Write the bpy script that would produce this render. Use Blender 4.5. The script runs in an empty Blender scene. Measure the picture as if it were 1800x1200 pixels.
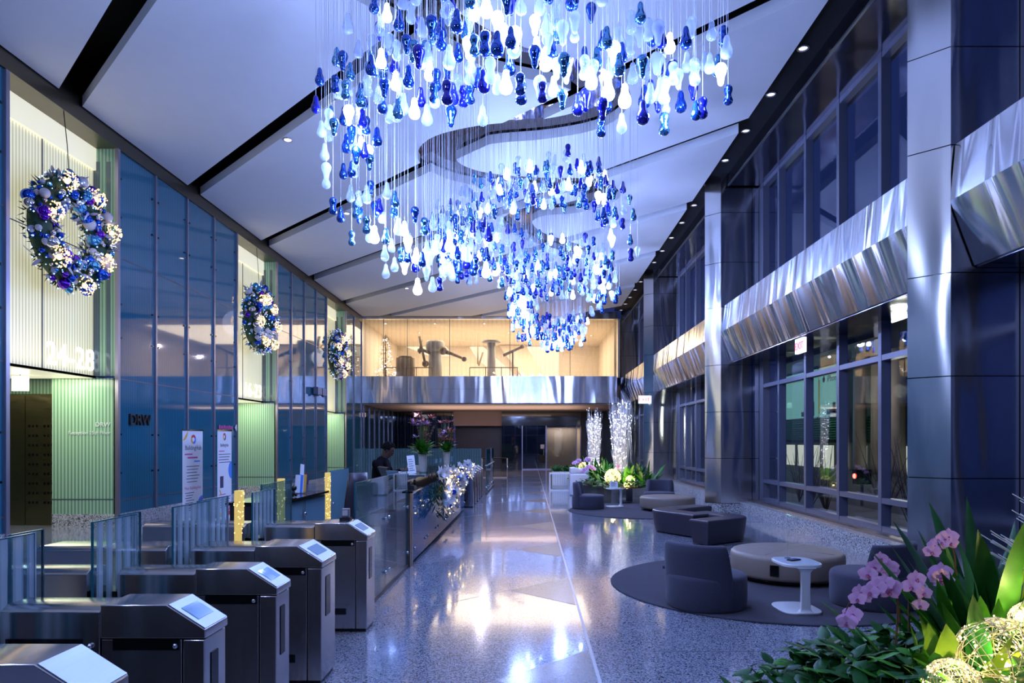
import bpy, bmesh, math, random
from mathutils import Vector, Matrix, Euler
from math import sin, cos, pi, radians, sqrt, atan2
R = random.Random(7)
sc = bpy.context.scene
col = sc.collection
EYE = 1.75

# ------------------------------------------------------------------ materials
def new_mat(name):
    m = bpy.data.materials.new(name); m.use_nodes = True
    nt = m.node_tree; nt.nodes.clear()
    return m, nt, nt.nodes, nt.links
def setin(n, k, v):
    if k in n.inputs: n.inputs[k].default_value = v
def c4(c): return (c[0], c[1], c[2], 1)
def pm(name, color, rough=.5, metal=0, ior=1.5, emit=None, es=0, coat=0, coat_rough=.05, noise=None, bump=None, spec=.5, trans=0, aniso=0, sheen=0):
    """principled material; noise=(scale, amount) varies the colour, bump=(scale xyz, strength, distance)"""
    m, nt, N, L = new_mat(name)
    b = N.new('ShaderNodeBsdfPrincipled'); o = N.new('ShaderNodeOutputMaterial')
    L.new(b.outputs[0], o.inputs[0])
    setin(b, 'Base Color', c4(color)); setin(b, 'Roughness', rough); setin(b, 'Metallic', metal); setin(b, 'IOR', ior)
    setin(b, 'Coat Weight', coat); setin(b, 'Coat Roughness', coat_rough); setin(b, 'Specular IOR Level', spec)
    setin(b, 'Transmission Weight', trans); setin(b, 'Sheen Weight', sheen)
    if emit: setin(b, 'Emission Color', c4(emit)); setin(b, 'Emission Strength', es)
    if noise or bump:
        tc = N.new('ShaderNodeTexCoord')
    if noise:
        t = N.new('ShaderNodeTexNoise'); t.inputs['Scale'].default_value = noise[0]; t.inputs['Detail'].default_value = 4
        L.new(tc.outputs['Object'], t.inputs['Vector'])
        mx = N.new('ShaderNodeMix'); mx.data_type = 'RGBA'
        mx.inputs[6].default_value = c4([x*(1-noise[1]) for x in color]); mx.inputs[7].default_value = c4([min(1, x*(1+noise[1])) for x in color])
        L.new(t.outputs[0], mx.inputs[0]); L.new(mx.outputs[2], b.inputs['Base Color'])
    if bump:
        mp = N.new('ShaderNodeMapping'); mp.inputs['Scale'].default_value = bump[0]
        L.new(tc.outputs['Object'], mp.inputs[0])
        t2 = N.new('ShaderNodeTexNoise'); t2.inputs['Scale'].default_value = 1; t2.inputs['Detail'].default_value = bump[3] if len(bump) > 3 else 2
        L.new(mp.outputs[0], t2.inputs['Vector'])
        bp = N.new('ShaderNodeBump'); bp.inputs['Strength'].default_value = bump[1]; bp.inputs['Distance'].default_value = bump[2]
        L.new(t2.outputs[0], bp.inputs['Height']); L.new(bp.outputs[0], b.inputs['Normal'])
    return m
def glow(name, color, s):
    m, nt, N, L = new_mat(name)
    e = N.new('ShaderNodeEmission'); o = N.new('ShaderNodeOutputMaterial')
    e.inputs[0].default_value = c4(color); e.inputs[1].default_value = s
    L.new(e.outputs[0], o.inputs[0]); return m
def stripes(N, L, axis, freq, lo=.45, hi=.55, phase=0):
    """0..1 vertical flute pattern along a world axis (freq per metre)"""
    g = N.new('ShaderNodeNewGeometry'); s = N.new('ShaderNodeSeparateXYZ'); L.new(g.outputs['Position'], s.inputs[0])
    m1 = N.new('ShaderNodeMath'); m1.operation = 'MULTIPLY'; m1.inputs[1].default_value = freq
    if axis == 'XY':
        ad = N.new('ShaderNodeMath'); ad.operation = 'ADD'; L.new(s.outputs[0], ad.inputs[0]); L.new(s.outputs[1], ad.inputs[1]); L.new(ad.outputs[0], m1.inputs[0])
    else: L.new(s.outputs['XYZ'.index(axis)], m1.inputs[0])
    f = N.new('ShaderNodeMath'); f.operation = 'FRACT'; L.new(m1.outputs[0], f.inputs[0])
    pp = N.new('ShaderNodeMath'); pp.operation = 'PINGPONG'; pp.inputs[1].default_value = .5; L.new(f.outputs[0], pp.inputs[0])
    mr = N.new('ShaderNodeMapRange'); mr.inputs[1].default_value = lo*.5; mr.inputs[2].default_value = hi*.5
    L.new(pp.outputs[0], mr.inputs[0]); return mr.outputs[0]
def thin_glass(name, tint, ior=1.5, body=None, body_amt=0, axis=None, freq=0, rough=.01, amt2=0, lo=.45, hi=.55):
    """sheet glass: see-through tint under a fresnel reflection; body = share of the sheet that is frosted, optionally in flutes"""
    m, nt, N, L = new_mat(name); o = N.new('ShaderNodeOutputMaterial')
    tr = N.new('ShaderNodeBsdfTransparent'); tr.inputs[0].default_value = c4(tint)
    src = tr.outputs[0]
    if body:
        df = N.new('ShaderNodeBsdfDiffuse'); df.inputs[0].default_value = c4(body)
        tl = N.new('ShaderNodeBsdfTranslucent'); tl.inputs[0].default_value = c4(body)
        dm = N.new('ShaderNodeMixShader'); dm.inputs[0].default_value = .4; L.new(df.outputs[0], dm.inputs[1]); L.new(tl.outputs[0], dm.inputs[2])
        mx = N.new('ShaderNodeMixShader'); mx.inputs[0].default_value = body_amt
        L.new(tr.outputs[0], mx.inputs[1]); L.new(dm.outputs[0], mx.inputs[2]); src = mx.outputs[0]
        if axis:
            s = stripes(N, L, axis, freq, lo, hi)
            mr = N.new('ShaderNodeMapRange'); mr.inputs[3].default_value = body_amt; mr.inputs[4].default_value = amt2
            L.new(s, mr.inputs[0]); L.new(mr.outputs[0], mx.inputs[0])
    gl = N.new('ShaderNodeBsdfGlossy'); gl.inputs['Roughness'].default_value = rough
    fr = N.new('ShaderNodeFresnel'); gg = N.new('ShaderNodeNewGeometry'); iv = N.new('ShaderNodeMapRange')      # same reflection on both faces of the sheet
    iv.inputs[3].default_value = ior; iv.inputs[4].default_value = 1/ior; L.new(gg.outputs['Backfacing'], iv.inputs[0]); L.new(iv.outputs[0], fr.inputs[0])
    m2 = N.new('ShaderNodeMixShader'); L.new(fr.outputs[0], m2.inputs[0]); L.new(src, m2.inputs[1]); L.new(gl.outputs[0], m2.inputs[2])
    L.new(m2.outputs[0], o.inputs[0]); return m
def fluted(name, ca, cb, axis, freq, rough=.05, ior=1.6, emit=0, ecol=None, coat=0):
    m, nt, N, L = new_mat(name); o = N.new('ShaderNodeOutputMaterial'); b = N.new('ShaderNodeBsdfPrincipled')
    L.new(b.outputs[0], o.inputs[0]); s = stripes(N, L, axis, freq, .2, .8)
    mx = N.new('ShaderNodeMix'); mx.data_type = 'RGBA'; mx.inputs[6].default_value = c4(ca); mx.inputs[7].default_value = c4(cb)
    L.new(s, mx.inputs[0]); L.new(mx.outputs[2], b.inputs['Base Color'])
    setin(b, 'Roughness', rough); setin(b, 'IOR', ior); setin(b, 'Coat Weight', coat)
    if emit:
        L.new(mx.outputs[2], b.inputs['Emission Color']); setin(b, 'Emission Strength', emit)
    return m
def brushed(name, color, rough=.25, wave=.0, wscale=(1.2, 1.2, .25), fine=(2, 2, 120), dist=.02, fine_amt=.08, aniso=.0, tan=(0, .12, 1)):
    """stainless sheet: fine brushing in the roughness, slow oil-canning waves in the normal"""
    m, nt, N, L = new_mat(name); o = N.new('ShaderNodeOutputMaterial'); b = N.new('ShaderNodeBsdfPrincipled'); L.new(b.outputs[0], o.inputs[0])
    setin(b, 'Base Color', c4(color)); setin(b, 'Metallic', 1)
    if aniso:
        tv = N.new('ShaderNodeCombineXYZ'); [setattr(tv.inputs[i], 'default_value', tan[i]) for i in range(3)]
        setin(b, 'Anisotropic', aniso); L.new(tv.outputs[0], b.inputs['Tangent'])
    g = N.new('ShaderNodeNewGeometry')
    mp = N.new('ShaderNodeMapping'); mp.inputs['Scale'].default_value = fine; L.new(g.outputs['Position'], mp.inputs[0])
    t = N.new('ShaderNodeTexNoise'); t.inputs['Scale'].default_value = 1.5; t.inputs['Detail'].default_value = 3; L.new(mp.outputs[0], t.inputs['Vector'])
    mr = N.new('ShaderNodeMapRange'); mr.inputs[3].default_value = rough-fine_amt; mr.inputs[4].default_value = rough+fine_amt; L.new(t.outputs[0], mr.inputs[0]); L.new(mr.outputs[0], b.inputs['Roughness'])
    if wave:
        mp2 = N.new('ShaderNodeMapping'); mp2.inputs['Scale'].default_value = wscale; L.new(g.outputs['Position'], mp2.inputs[0])
        t2 = N.new('ShaderNodeTexNoise'); t2.inputs['Scale'].default_value = 1; t2.inputs['Detail'].default_value = .9; t2.inputs['Distortion'].default_value = .4; L.new(mp2.outputs[0], t2.inputs['Vector'])
        bp = N.new('ShaderNodeBump'); bp.inputs['Strength'].default_value = wave; bp.inputs['Distance'].default_value = dist
        L.new(t2.outputs[0], bp.inputs['Height']); L.new(bp.outputs[0], b.inputs['Normal'])
    return m
def terrazzo(name, base, dark, light, rough=.12, scale=105, amount=.47, coat=.35):
    m, nt, N, L = new_mat(name); o = N.new('ShaderNodeOutputMaterial'); b = N.new('ShaderNodeBsdfPrincipled'); L.new(b.outputs[0], o.inputs[0])
    g = N.new('ShaderNodeNewGeometry')
    t = N.new('ShaderNodeTexVoronoi'); t.inputs['Scale'].default_value = scale; L.new(g.outputs['Position'], t.inputs['Vector'])
    r = N.new('ShaderNodeSeparateColor'); L.new(t.outputs['Color'], r.inputs[0])
    n2 = N.new('ShaderNodeTexNoise'); n2.inputs['Scale'].default_value = 60; n2.inputs['Detail'].default_value = 3; L.new(g.outputs['Position'], n2.inputs['Vector'])
    ad = N.new('ShaderNodeMath'); ad.operation = 'MULTIPLY_ADD'; ad.inputs[1].default_value = .55; L.new(r.outputs[0], ad.inputs[0])
    sb = N.new('ShaderNodeMath'); sb.operation = 'MULTIPLY'; sb.inputs[1].default_value = .8; L.new(n2.outputs[0], sb.inputs[0]); L.new(sb.outputs[0], ad.inputs[2])
    cr = N.new('ShaderNodeValToRGB'); e = cr.color_ramp.elements; cr.color_ramp.interpolation = 'LINEAR'
    e[0].position = amount; e[0].color = c4(dark); e[1].position = amount+.10; e[1].color = c4(base)
    x = e.new(amount+.24); x.color = c4(base); x = e.new(amount+.36); x.color = c4(light)
    L.new(ad.outputs[0], cr.inputs[0]); L.new(cr.outputs[0], b.inputs['Base Color'])
    setin(b, 'Roughness', rough); setin(b, 'IOR', 1.5); setin(b, 'Coat Weight', coat); setin(b, 'Coat Roughness', .04); setin(b, 'Coat IOR', 1.5)
    mp3 = N.new('ShaderNodeTexNoise'); mp3.inputs['Scale'].default_value = 1.7; L.new(g.outputs['Position'], mp3.inputs['Vector'])
    bp = N.new('ShaderNodeBump'); bp.inputs['Strength'].default_value = .06; bp.inputs['Distance'].default_value = .02; L.new(mp3.outputs[0], bp.inputs['Height'])
    L.new(bp.outputs[0], b.inputs['Coat Normal']); return m

MT = {}
MT['floor'] = terrazzo('terrazzo', (.24, .265, .35), (.010, .011, .028), (.40, .42, .48))
MT['floor_dark'] = terrazzo('terrazzo_dark', (.050, .038, .036), (.010, .009, .012), (.12, .10, .10), rough=.2, coat=0)
MT['stone'] = terrazzo('stone_base', (.42, .42, .42), (.05, .05, .06), (.7, .7, .7), rough=.35, scale=60)
MT['strip'] = pm('pale_strip', (.42, .42, .46), .25)
MT['seam'] = pm('seam', (.10, .10, .13), .3)
MT['white'] = pm('ceiling_white', (.80, .79, .80), .75, noise=(3, .03))
MT['black'] = pm('plenum_black', (.006, .006, .007), .9)
MT['beam'] = brushed('dark_beam', (.16, .14, .10), .35)
MT['mirror_dark'] = brushed('bronze_mirror', (.30, .25, .24), .06, wave=.25, wscale=(3, 3, 3), dist=.01, fine_amt=.03)
MT['steel'] = brushed('brushed_steel', (.60, .57, .57), .17, fine=(60, 60, 1.2), fine_amt=.025, wave=.25, wscale=(2.2, 2.2, .3), dist=.012, aniso=.85, tan=(0, .2, 1))
MT['steel_plain'] = brushed('satin_steel', (.33, .36, .40), .45)
MT['fascia'] = brushed('wavy_steel', (.82, .80, .79), .165, wave=1.0, wscale=(.4, 2.1, .16), dist=.11, fine=(3, 3, 160), fine_amt=.04, aniso=.92, tan=(0, .25, 1))
MT['band'] = brushed('wavy_band', (.76, .76, .80), .20, wave=1.0, wscale=(1.3, .4, .2), dist=.09, fine=(3, 3, 160), fine_amt=.04, aniso=.9, tan=(.1, .1, 1))
MT['colmetal'] = brushed('column_steel', (.72, .70, .69), .15, wave=1.0, wscale=(1.3, 1.3, .3), dist=.05, fine=(160, 160, 2), fine_amt=.04, aniso=.88, tan=(.05, .05, 1))
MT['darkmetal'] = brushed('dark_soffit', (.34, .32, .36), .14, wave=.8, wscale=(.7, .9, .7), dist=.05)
MT['frame'] = pm('window_frame', (.17, .18, .25), .38, metal=.35)
MT['frame_dark'] = pm('dark_frame', (.02, .02, .03), .4)
MT['mullion'] = pm('wall_mullion', (.34, .32, .40), .3, metal=.7)
MT['blueglass'] = fluted('blue_fluted_glass', (.016, .105, .175), (.040, .185, .27), 'Y', 15, rough=.04, ior=1.75)
MT['bluedark'] = fluted('dark_blue_glass', (.012, .045, .075), (.02, .07, .11), 'Y', 15, rough=.03, ior=1.9)
MT['greenglass'] = fluted('green_fluted_glass', (.16, .33, .20), (.42, .64, .44), 'X', 14, rough=.12, ior=1.5)
MT['lit'] = fluted('lit_cream_panel', (.60, .56, .33), (.98, .93, .60), 'Y', 13, rough=.2, emit=.29)
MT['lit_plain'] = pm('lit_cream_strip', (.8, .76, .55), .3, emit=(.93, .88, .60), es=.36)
MT['numerals'] = pm('white_numerals', (.95, .95, .9), .3, emit=(1, 1, .95), es=.7)
MT['door_bronze'] = brushed('bronze_lift_door', (.30, .27, .15), .3, wave=.3, wscale=(4, 4, 4))
MT['windowglass'] = thin_glass('window_glass', (.80, .86, .94), 1.55)
MT['screen'] = thin_glass('stripe_glass', (.80, .92, .96), 1.5, body=(.72, .86, .98), body_amt=.02, axis='Y', freq=11, amt2=.85, lo=.52, hi=.58)
MT['screen_fl'] = thin_glass('fluted_screen', (.60, .80, .84), 1.5, body=(.26, .40, .42), body_amt=.10, axis='XY', freq=18, amt2=.45)
MT['screen_clear'] = thin_glass('clear_screen', (.78, .90, .92), 1.5)
MT['screen_milky'] = thin_glass('milky_screen', (.5, .72, .8), 1.5, body=(.32, .55, .66), body_amt=.8)
MT['mezzglass'] = thin_glass('mezzanine_glass', (.86, .84, .80), 1.5, body=(.80, .72, .62), body_amt=.03, axis='X', freq=4.5, amt2=.12, lo=.6, hi=.9)
MT['glassedge'] = pm('glass_edge', (.02, .17, .22), .15, ior=1.5)
MT['blackgloss'] = pm('black_gloss', (.006, .006, .007), .12)
MT['display'] = pm('bluish_display', (.02, .05, .14), .08, emit=(.10, .24, .62), es=.35)
MT['chrome'] = pm('chrome', (.8, .8, .82), .08, metal=1)
MT['fab'] = pm('slate_fabric', (.050, .050, .082), .95, noise=(120, .35), bump=((220, 220, 220), .35, .004), sheen=.15)
MT['rug'] = pm('charcoal_rug', (.045, .043, .066), 1, noise=(3.2, .28), bump=((150, 150, 150), .6, .01), sheen=.1)
MT['leather'] = pm('beige_leather', (.27, .215, .175), .5, noise=(6, .05))
MT['darkleather'] = pm('aubergine_leather', (.035, .028, .045), .38, noise=(5, .1))
MT['tablewhite'] = pm('white_lacquer', (.78, .79, .80), .22)
MT['tableglass'] = pm('white_back_glass', (.66, .72, .78), .06)
MT['acrylic'] = thin_glass('clear_acrylic', (.88, .9, .95), 1.5, body=(.8, .82, .9), body_amt=.12)
MT['paper'] = pm('white_paper', (.80, .80, .84), .7)
MT['ink'] = pm('ink', (.05, .04, .10), .8)
MT['pink'] = pm('pink_ink', (.62, .10, .32), .7)
MT['orange'] = pm('orange_ink', (.85, .42, .06), .7)
MT['bluep'] = pm('blue_ink', (.06, .25, .80), .7)
MT['redp'] = pm('red_ink', (.6, .05, .05), .7)
MT['signdark'] = pm('dark_letters', (.03, .03, .035), .35, metal=.5)
MT['signwhite'] = pm('pale_letters', (.75, .8, .75), .5)
MT['exit'] = pm('exit_face', (.85, .85, .95), .4, emit=(.85, .85, 1), es=.8)
MT['exitred'] = pm('exit_red', (.7, .03, .05), .4, emit=(.8, .03, .06), es=.6)
MT['leafd'] = pm('dark_leaf', (.012, .095, .016), .42, noise=(14, .5), spec=.3)
MT['leafm'] = pm('mid_leaf', (.05, .24, .018), .42, noise=(9, .45), spec=.3)
MT['leafl'] = pm('light_leaf', (.30, .52, .05), .4, noise=(9, .4))
MT['stemm'] = pm('green_stem', (.07, .10, .03), .6)
MT['bark'] = pm('brown_stem', (.10, .05, .025), .8)
MT['petal'] = pm('orchid_petal', (.78, .44, .74), .5, noise=(30, .25))
MT['lip'] = pm('orchid_lip', (.42, .08, .36), .5)
MT['twig'] = pm('white_twig', (.80, .77, .74), .6)
MT['wire'] = pm('hanging_wire', (.80, .82, .9), .35, metal=.3)
MT['warmled'] = glow('warm_led', (1, .72, .26), 9)
MT['lamp_warm'] = glow('warm_lamp', (1, .70, .30), 30)
MT['warmled_dim'] = glow('warm_led_small', (1, .62, .26), 1.9)
MT['whiteled'] = glow('white_led', (.93, .92, 1), 7)
MT['blueled'] = glow('blue_led', (.22, .40, 1), 2.6)
MT['ballwire'] = pm('ball_wire', (.72, .66, .45), .45, metal=.4)
MT['soil'] = pm('soil', (.02, .014, .01), 1)
MT['planter'] = brushed('planter_metal', (.30, .29, .26), .12)
MT['urn'] = pm('white_ceramic', (.74, .73, .80), .3)
MT['vase'] = pm('stone_vase', (.55, .50, .46), .5, noise=(20, .15))
MT['coral'] = pm('coral_flower', (.55, .11, .07), .5)
MT['whitep'] = pm('white_petals', (.80, .80, .84), .5)
MT['b_blue'] = pm('blue_bauble', (.02, .10, .62), .1, metal=.8)
MT['b_sky'] = pm('sky_bauble', (.10, .36, .72), .08, metal=.85)
MT['b_purple'] = pm('purple_bauble', (.12, .02, .50), .1, metal=.8)
MT['b_silver'] = pm('silver_bauble', (.74, .72, .72), .1, metal=.95)
MT['b_frost'] = pm('frosted_bauble', (.55, .53, .58), .55)
MT['needles'] = pm('fir_green', (.012, .055, .022), .6)
MT['silverleaf'] = pm('silver_leaf', (.46, .46, .55), .35, metal=.4)
MT['g_blue'] = pm('mirror_blue_glass', (.015, .10, .55), .04, metal=.9, coat=1)
MT['g_sky'] = pm('mirror_sky_glass', (.12, .40, .78), .04, metal=.95, coat=1)
MT['g_cobalt'] = pm('cobalt_glass', (.008, .012, .42), .05, metal=.6, coat=1)
MT['g_frost'] = thin_glass('frosted_white_glass', (.86, .90, 1), 1.45, body=(.74, .82, .98), body_amt=.42, rough=.05)
MT['g_clear'] = thin_glass('clear_bubble_glass', (.86, .92, 1), 1.55, body=(.74, .82, 1), body_amt=.24, rough=.02)
MT['g_lit'] = glow('lit_glass', (.34, .48, 1), 24)
MT['suit'] = pm('black_jacket', (.006, .005, .008), .9, spec=.1)
MT['skin'] = pm('skin', (.10, .05, .035), .6)
MT['hair'] = pm('black_hair', (.005, .004, .004), .8, spec=.1)
MT['blackplastic'] = pm('black_plastic', (.012, .012, .014), .4)
MT['deskblue'] = fluted('blue_counter_glass', (.02, .12, .27), (.03, .15, .32), 'Y', .7, rough=.03, ior=1.7)
MT['desktop'] = pm('green_glass_top', (.05, .10, .10), .05, ior=1.6)
MT['bronzepost'] = brushed('bronze_post', (.35, .28, .24), .3)
MT['peach'] = pm('peach_soffit', (.62, .46, .39), .6)
MT['beige'] = pm('beige_wall', (.70, .61, .51), .7)
MT['cove'] = glow('cove_light', (1, .84, .60), 1.0)
MT['downlight'] = glow('downlight_lens', (1, .90, .76), 7)
MT['downrim'] = pm('downlight_rim', (.5, .5, .55), .3, metal=.8)
MT['brownwall'] = pm('brown_wall', (.055, .04, .03), .35)
MT['darkwood'] = pm('dark_wood', (.03, .018, .016), .4)
MT['greengrey'] = pm('green_grey_glass', (.07, .085, .075), .06, ior=1.7)
MT['doorglass'] = thin_glass('door_glass', (.55, .57, .65), 1.8)
MT['darkglass'] = pm('black_back_glass', (.004, .006, .010), .03, ior=2.0)
MT['grey'] = pm('grey_column', (.42, .43, .44), .5)
MT['bronze'] = pm('bronze_figure', (.22, .16, .10), .5)
MT['asphalt'] = pm('asphalt', (.03, .03, .035), .8, noise=(2, .4))
MT['pavement'] = pm('pavement', (.17, .16, .14), .8, noise=(1.5, .3))
MT['facade'] = pm('night_facade', (.05, .055, .05), .8, noise=(.5, .3))
MT['facadepale'] = pm('stone_facade', (.28, .25, .22), .8, noise=(1, .2))
MT['greenslat'] = pm('green_slats', (.02, .10, .05), .6)
MT['adgreen'] = glow('ad_screen', (.22, .50, .40), .48)
MT['shopglow'] = glow('shop_window', (.85, .82, .60), .55)
MT['lampglobe'] = glow('lamp_globe', (1, .96, .84), 5)
MT['redlamp'] = glow('red_lamp', (1, .05, .03), 12)
MT['gold'] = pm('gold_glint', (.75, .55, .18), .25, metal=.7, emit=(.9, .66, .2), es=.35, noise=(60, .6))  # reflected gold light put into colour and glow

# ------------------------------------------------------------------ mesh builder
class MB:
    def __init__(s): s.v = []; s.f = []; s.m = []; s.sm = []; s.cur = 0
    def add(s, vs, fs, smooth=False):
        o = len(s.v); s.v += [tuple(x) for x in vs]
        for f in fs: s.f.append([i+o for i in f]); s.m.append(s.cur); s.sm.append(smooth)
        return s
    def mat(s, i): s.cur = i; return s
    def box(s, x0, y0, z0, x1, y1, z1):
        if x0 > x1: x0, x1 = x1, x0
        if y0 > y1: y0, y1 = y1, y0
        if z0 > z1: z0, z1 = z1, z0
        return s.add([(x0,y0,z0),(x1,y0,z0),(x1,y1,z0),(x0,y1,z0),(x0,y0,z1),(x1,y0,z1),(x1,y1,z1),(x0,y1,z1)],
                     [(0,3,2,1),(4,5,6,7),(0,1,5,4),(1,2,6,5),(2,3,7,6),(3,0,4,7)])
    def prism(s, poly, z0, z1, top=None, smooth=False):
        """poly in xy, counter-clockwise, extruded z0..z1; top = polygon at z1"""
        n = len(poly); top = top or poly
        vs = [(x,y,z0) for x,y in poly]+[(x,y,z1) for x,y in top]
        return s.add(vs, [list(range(n))[::-1], list(range(n,2*n))]+[(i,(i+1)%n,n+(i+1)%n,n+i) for i in range(n)], smooth)
    def prism_y(s, poly, y0, y1):
        """poly in xz extruded along y"""
        n = len(poly); vs = [(x,y0,z) for x,z in poly]+[(x,y1,z) for x,z in poly]
        return s.add(vs, [list(range(n)), list(range(n,2*n))[::-1]]+[(i,n+i,n+(i+1)%n,(i+1)%n) for i in range(n)])
    def prism_x(s, poly, x0, x1):
        n = len(poly); vs = [(x0,y,z) for y,z in poly]+[(x1,y,z) for y,z in poly]
        return s.add(vs, [list(range(n))[::-1], list(range(n,2*n))]+[(i,(i+1)%n,n+(i+1)%n,n+i) for i in range(n)])
    def lathe(s, prof, c=(0,0,0), n=24, caps=True, axis=None):
        """prof [(r,z)] round z through c"""
        vs = []; fs = []
        for r, z in prof:
            for k in range(n):
                a = 2*pi*k/n; vs.append((r*cos(a), r*sin(a), z))
        for i in range(len(prof)-1):
            for k in range(n):
                k2 = (k+1) % n; fs.append((i*n+k, i*n+k2, (i+1)*n+k2, (i+1)*n+k))
        if caps: fs.append(tuple(range(n))[::-1]); fs.append(tuple(range((len(prof)-1)*n, len(prof)*n)))
        if axis is not None:
            q = Vector((0,0,1)).rotation_difference(Vector(axis)); vs = [tuple(q @ Vector(v)) for v in vs]
        return s.add([(v[0]+c[0], v[1]+c[1], v[2]+c[2]) for v in vs], fs, True)
    def tube(s, pts, rad, n=6):
        P = [Vector(p) for p in pts]; rad = rad if isinstance(rad, (list, tuple)) else [rad]*len(P)
        vs = []; fs = []; up = None
        for i, p in enumerate(P):
            d = (P[min(i+1, len(P)-1)]-P[max(i-1, 0)]); d = d.normalized() if d.length > 1e-9 else Vector((0,0,1))
            if up is None:
                a = Vector((1,0,0)) if abs(d.x) < .8 else Vector((0,1,0)); up = d.cross(a).normalized()
            else:
                up = (up-d*up.dot(d)); up = up.normalized() if up.length > 1e-6 else d.orthogonal().normalized()
            w = d.cross(up)
            for k in range(n):
                a = 2*pi*k/n; vs.append(tuple(p+(up*cos(a)+w*sin(a))*rad[i]))
        for i in range(len(P)-1):
            for k in range(n):
                k2 = (k+1) % n; fs.append((i*n+k, i*n+k2, (i+1)*n+k2, (i+1)*n+k))
        fs.append(tuple(range(n))[::-1]); fs.append(tuple(range((len(P)-1)*n, len(P)*n)))
        return s.add(vs, fs, True)
    def ball(s, c, r, n=10, m=6, sc=(1,1,1)):
        prof = [(max(r*sin(pi*i/m), r*.02), -r*cos(pi*i/m)) for i in range(m+1)]
        k = len(s.v); s.lathe(prof, (0,0,0), n)
        for i in range(k, len(s.v)):
            v = s.v[i]; s.v[i] = (v[0]*sc[0]+c[0], v[1]*sc[1]+c[1], v[2]*sc[2]+c[2])
        return s
    def dot(s, c, r):
        """tiny octahedron bulb"""
        x, y, z = c
        return s.add([(x+r,y,z),(x-r,y,z),(x,y+r,z),(x,y-r,z),(x,y,z+r),(x,y,z-r)],
                     [(0,2,4),(2,1,4),(1,3,4),(3,0,4),(2,0,5),(1,2,5),(3,1,5),(0,3,5)], True)
    def blade(s, base, az, elev, L, w, droop, n=7, twist=0, fold=.12):
        """strap leaf arching from base"""
        p = Vector(base); rows = []
        for i in range(n+1):
            t = i/n; e = elev-droop*t*t
            d = Vector((cos(az)*cos(e), sin(az)*cos(e), sin(e))); side = Vector((-sin(az), cos(az), 0))
            nrm = side.cross(d) if True else None
            a = twist*t; sd = side*cos(a)+nrm*sin(a); nn = d.cross(sd)
            ww = w*(sin(pi*min(1, .08+.92*t**.8))**.75)*.5+.0008
            rows.append((p-sd*ww+nn*ww*fold*-1, p+nn*0, p+sd*ww-nn*ww*fold))
            p = p+d*(L/n)
        vs = [v for r in rows for v in r]; fs = []
        for i in range(n):
            a = i*3; fs += [(a, a+1, a+4, a+3), (a+1, a+2, a+5, a+4)]
        return s.add(vs, fs, True)
    def xf(s, M, start=0):
        for i in range(start, len(s.v)): s.v[i] = tuple(M @ Vector(s.v[i]))
        return s
    def mesh(s, name, mats):
        me = bpy.data.meshes.new(name); me.from_pydata(s.v, [], s.f)
        mats = mats if isinstance(mats, (list, tuple)) else [mats]
        for m in mats: me.materials.append(MT[m] if isinstance(m, str) else m)
        me.polygons.foreach_set('material_index', s.m); me.polygons.foreach_set('use_smooth', s.sm)
        me.validate(); me.update(); return me
    def build(s, name, mats, parent=None, loc=None, bevel=0, segs=2, world=False):
        o = bpy.data.objects.new(name, s.mesh(name, mats)); col.objects.link(o)
        if parent is not None:
            o.parent = parent
            if world:
                q = parent; off = Vector((0,0,0))
                while q is not None: off += q.location; q = q.parent
                o.location = -off
        if loc is not None: o.location = loc
        if bevel:
            b = o.modifiers.new('Bevel', 'BEVEL'); b.width = bevel; b.segments = segs; b.limit_method = 'ANGLE'; b.angle_limit = radians(40)
            o.data.polygons.foreach_set('use_smooth', [True]*len(o.data.polygons)); wn = o.modifiers.new('WN', 'WEIGHTED_NORMAL'); wn.keep_sharp = True
        return o
def tag(o, label, cat, group=None, kind=None):
    o['label'] = label; o['category'] = cat
    if group: o['group'] = group
    if kind: o['kind'] = kind
    return o
def thing(name, label, cat, loc=(0,0,0), rz=0, group=None):
    o = bpy.data.objects.new(name, None); col.objects.link(o); o.location = loc; o.rotation_euler = (0,0,rz); o.empty_display_size = .1
    return tag(o, label, cat, group)
def struct(o): o['kind'] = 'structure'; return o
def root(name, loc=(0,0,0)):
    o = bpy.data.objects.new(name, None); col.objects.link(o); o.location = loc; return struct(o)
KIDS = {}
def kids(o): return [c for c in bpy.data.objects if c.parent == o]
def dup(o, parent=None):
    c = o.copy(); col.objects.link(c)
    if parent is not None: c.parent = parent
    for k in o.children: dup(k, c)
    return c
def text(name, body, size, mat, loc, rot, parent=None, ext=.004, align='LEFT', sx=1):
    cu = bpy.data.curves.new(name, 'FONT'); cu.body = body; cu.size = size; cu.extrude = ext; cu.align_x = align; cu.resolution_u = 3
    tmp = bpy.data.objects.new(name, cu); me = bpy.data.meshes.new_from_object(tmp); bpy.data.objects.remove(tmp); bpy.data.curves.remove(cu)
    o = bpy.data.objects.new(name, me); col.objects.link(o); me.materials.clear(); me.materials.append(MT[mat]); o.location = loc; o.rotation_euler = rot; o.scale = (sx, 1, 1)
    if parent is not None:
        o.parent = parent; q = parent; off = Vector((0,0,0))
        while q is not None: off += q.location; q = q.parent
        o.location = Vector(loc)-off
    return o
FACE_X = (pi/2, 0, pi/2)      # text on a wall that faces +x
FACE_Y = (pi/2, 0, 0)         # text that faces -y, towards the entrance
def cat_spline(P, n):
    out = []
    Q = [Vector(p) for p in P]
    for i in range(len(Q)-1):
        a = Q[max(i-1, 0)]; b = Q[i]; c = Q[i+1]; d = Q[min(i+2, len(Q)-1)]
        for k in range(n):
            t = k/n
            out.append(.5*((2*b)+(-a+c)*t+(2*a-5*b+4*c-d)*t*t+(-a+3*b-3*c+d)*t**3))
    out.append(Q[-1]); return out
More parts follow.
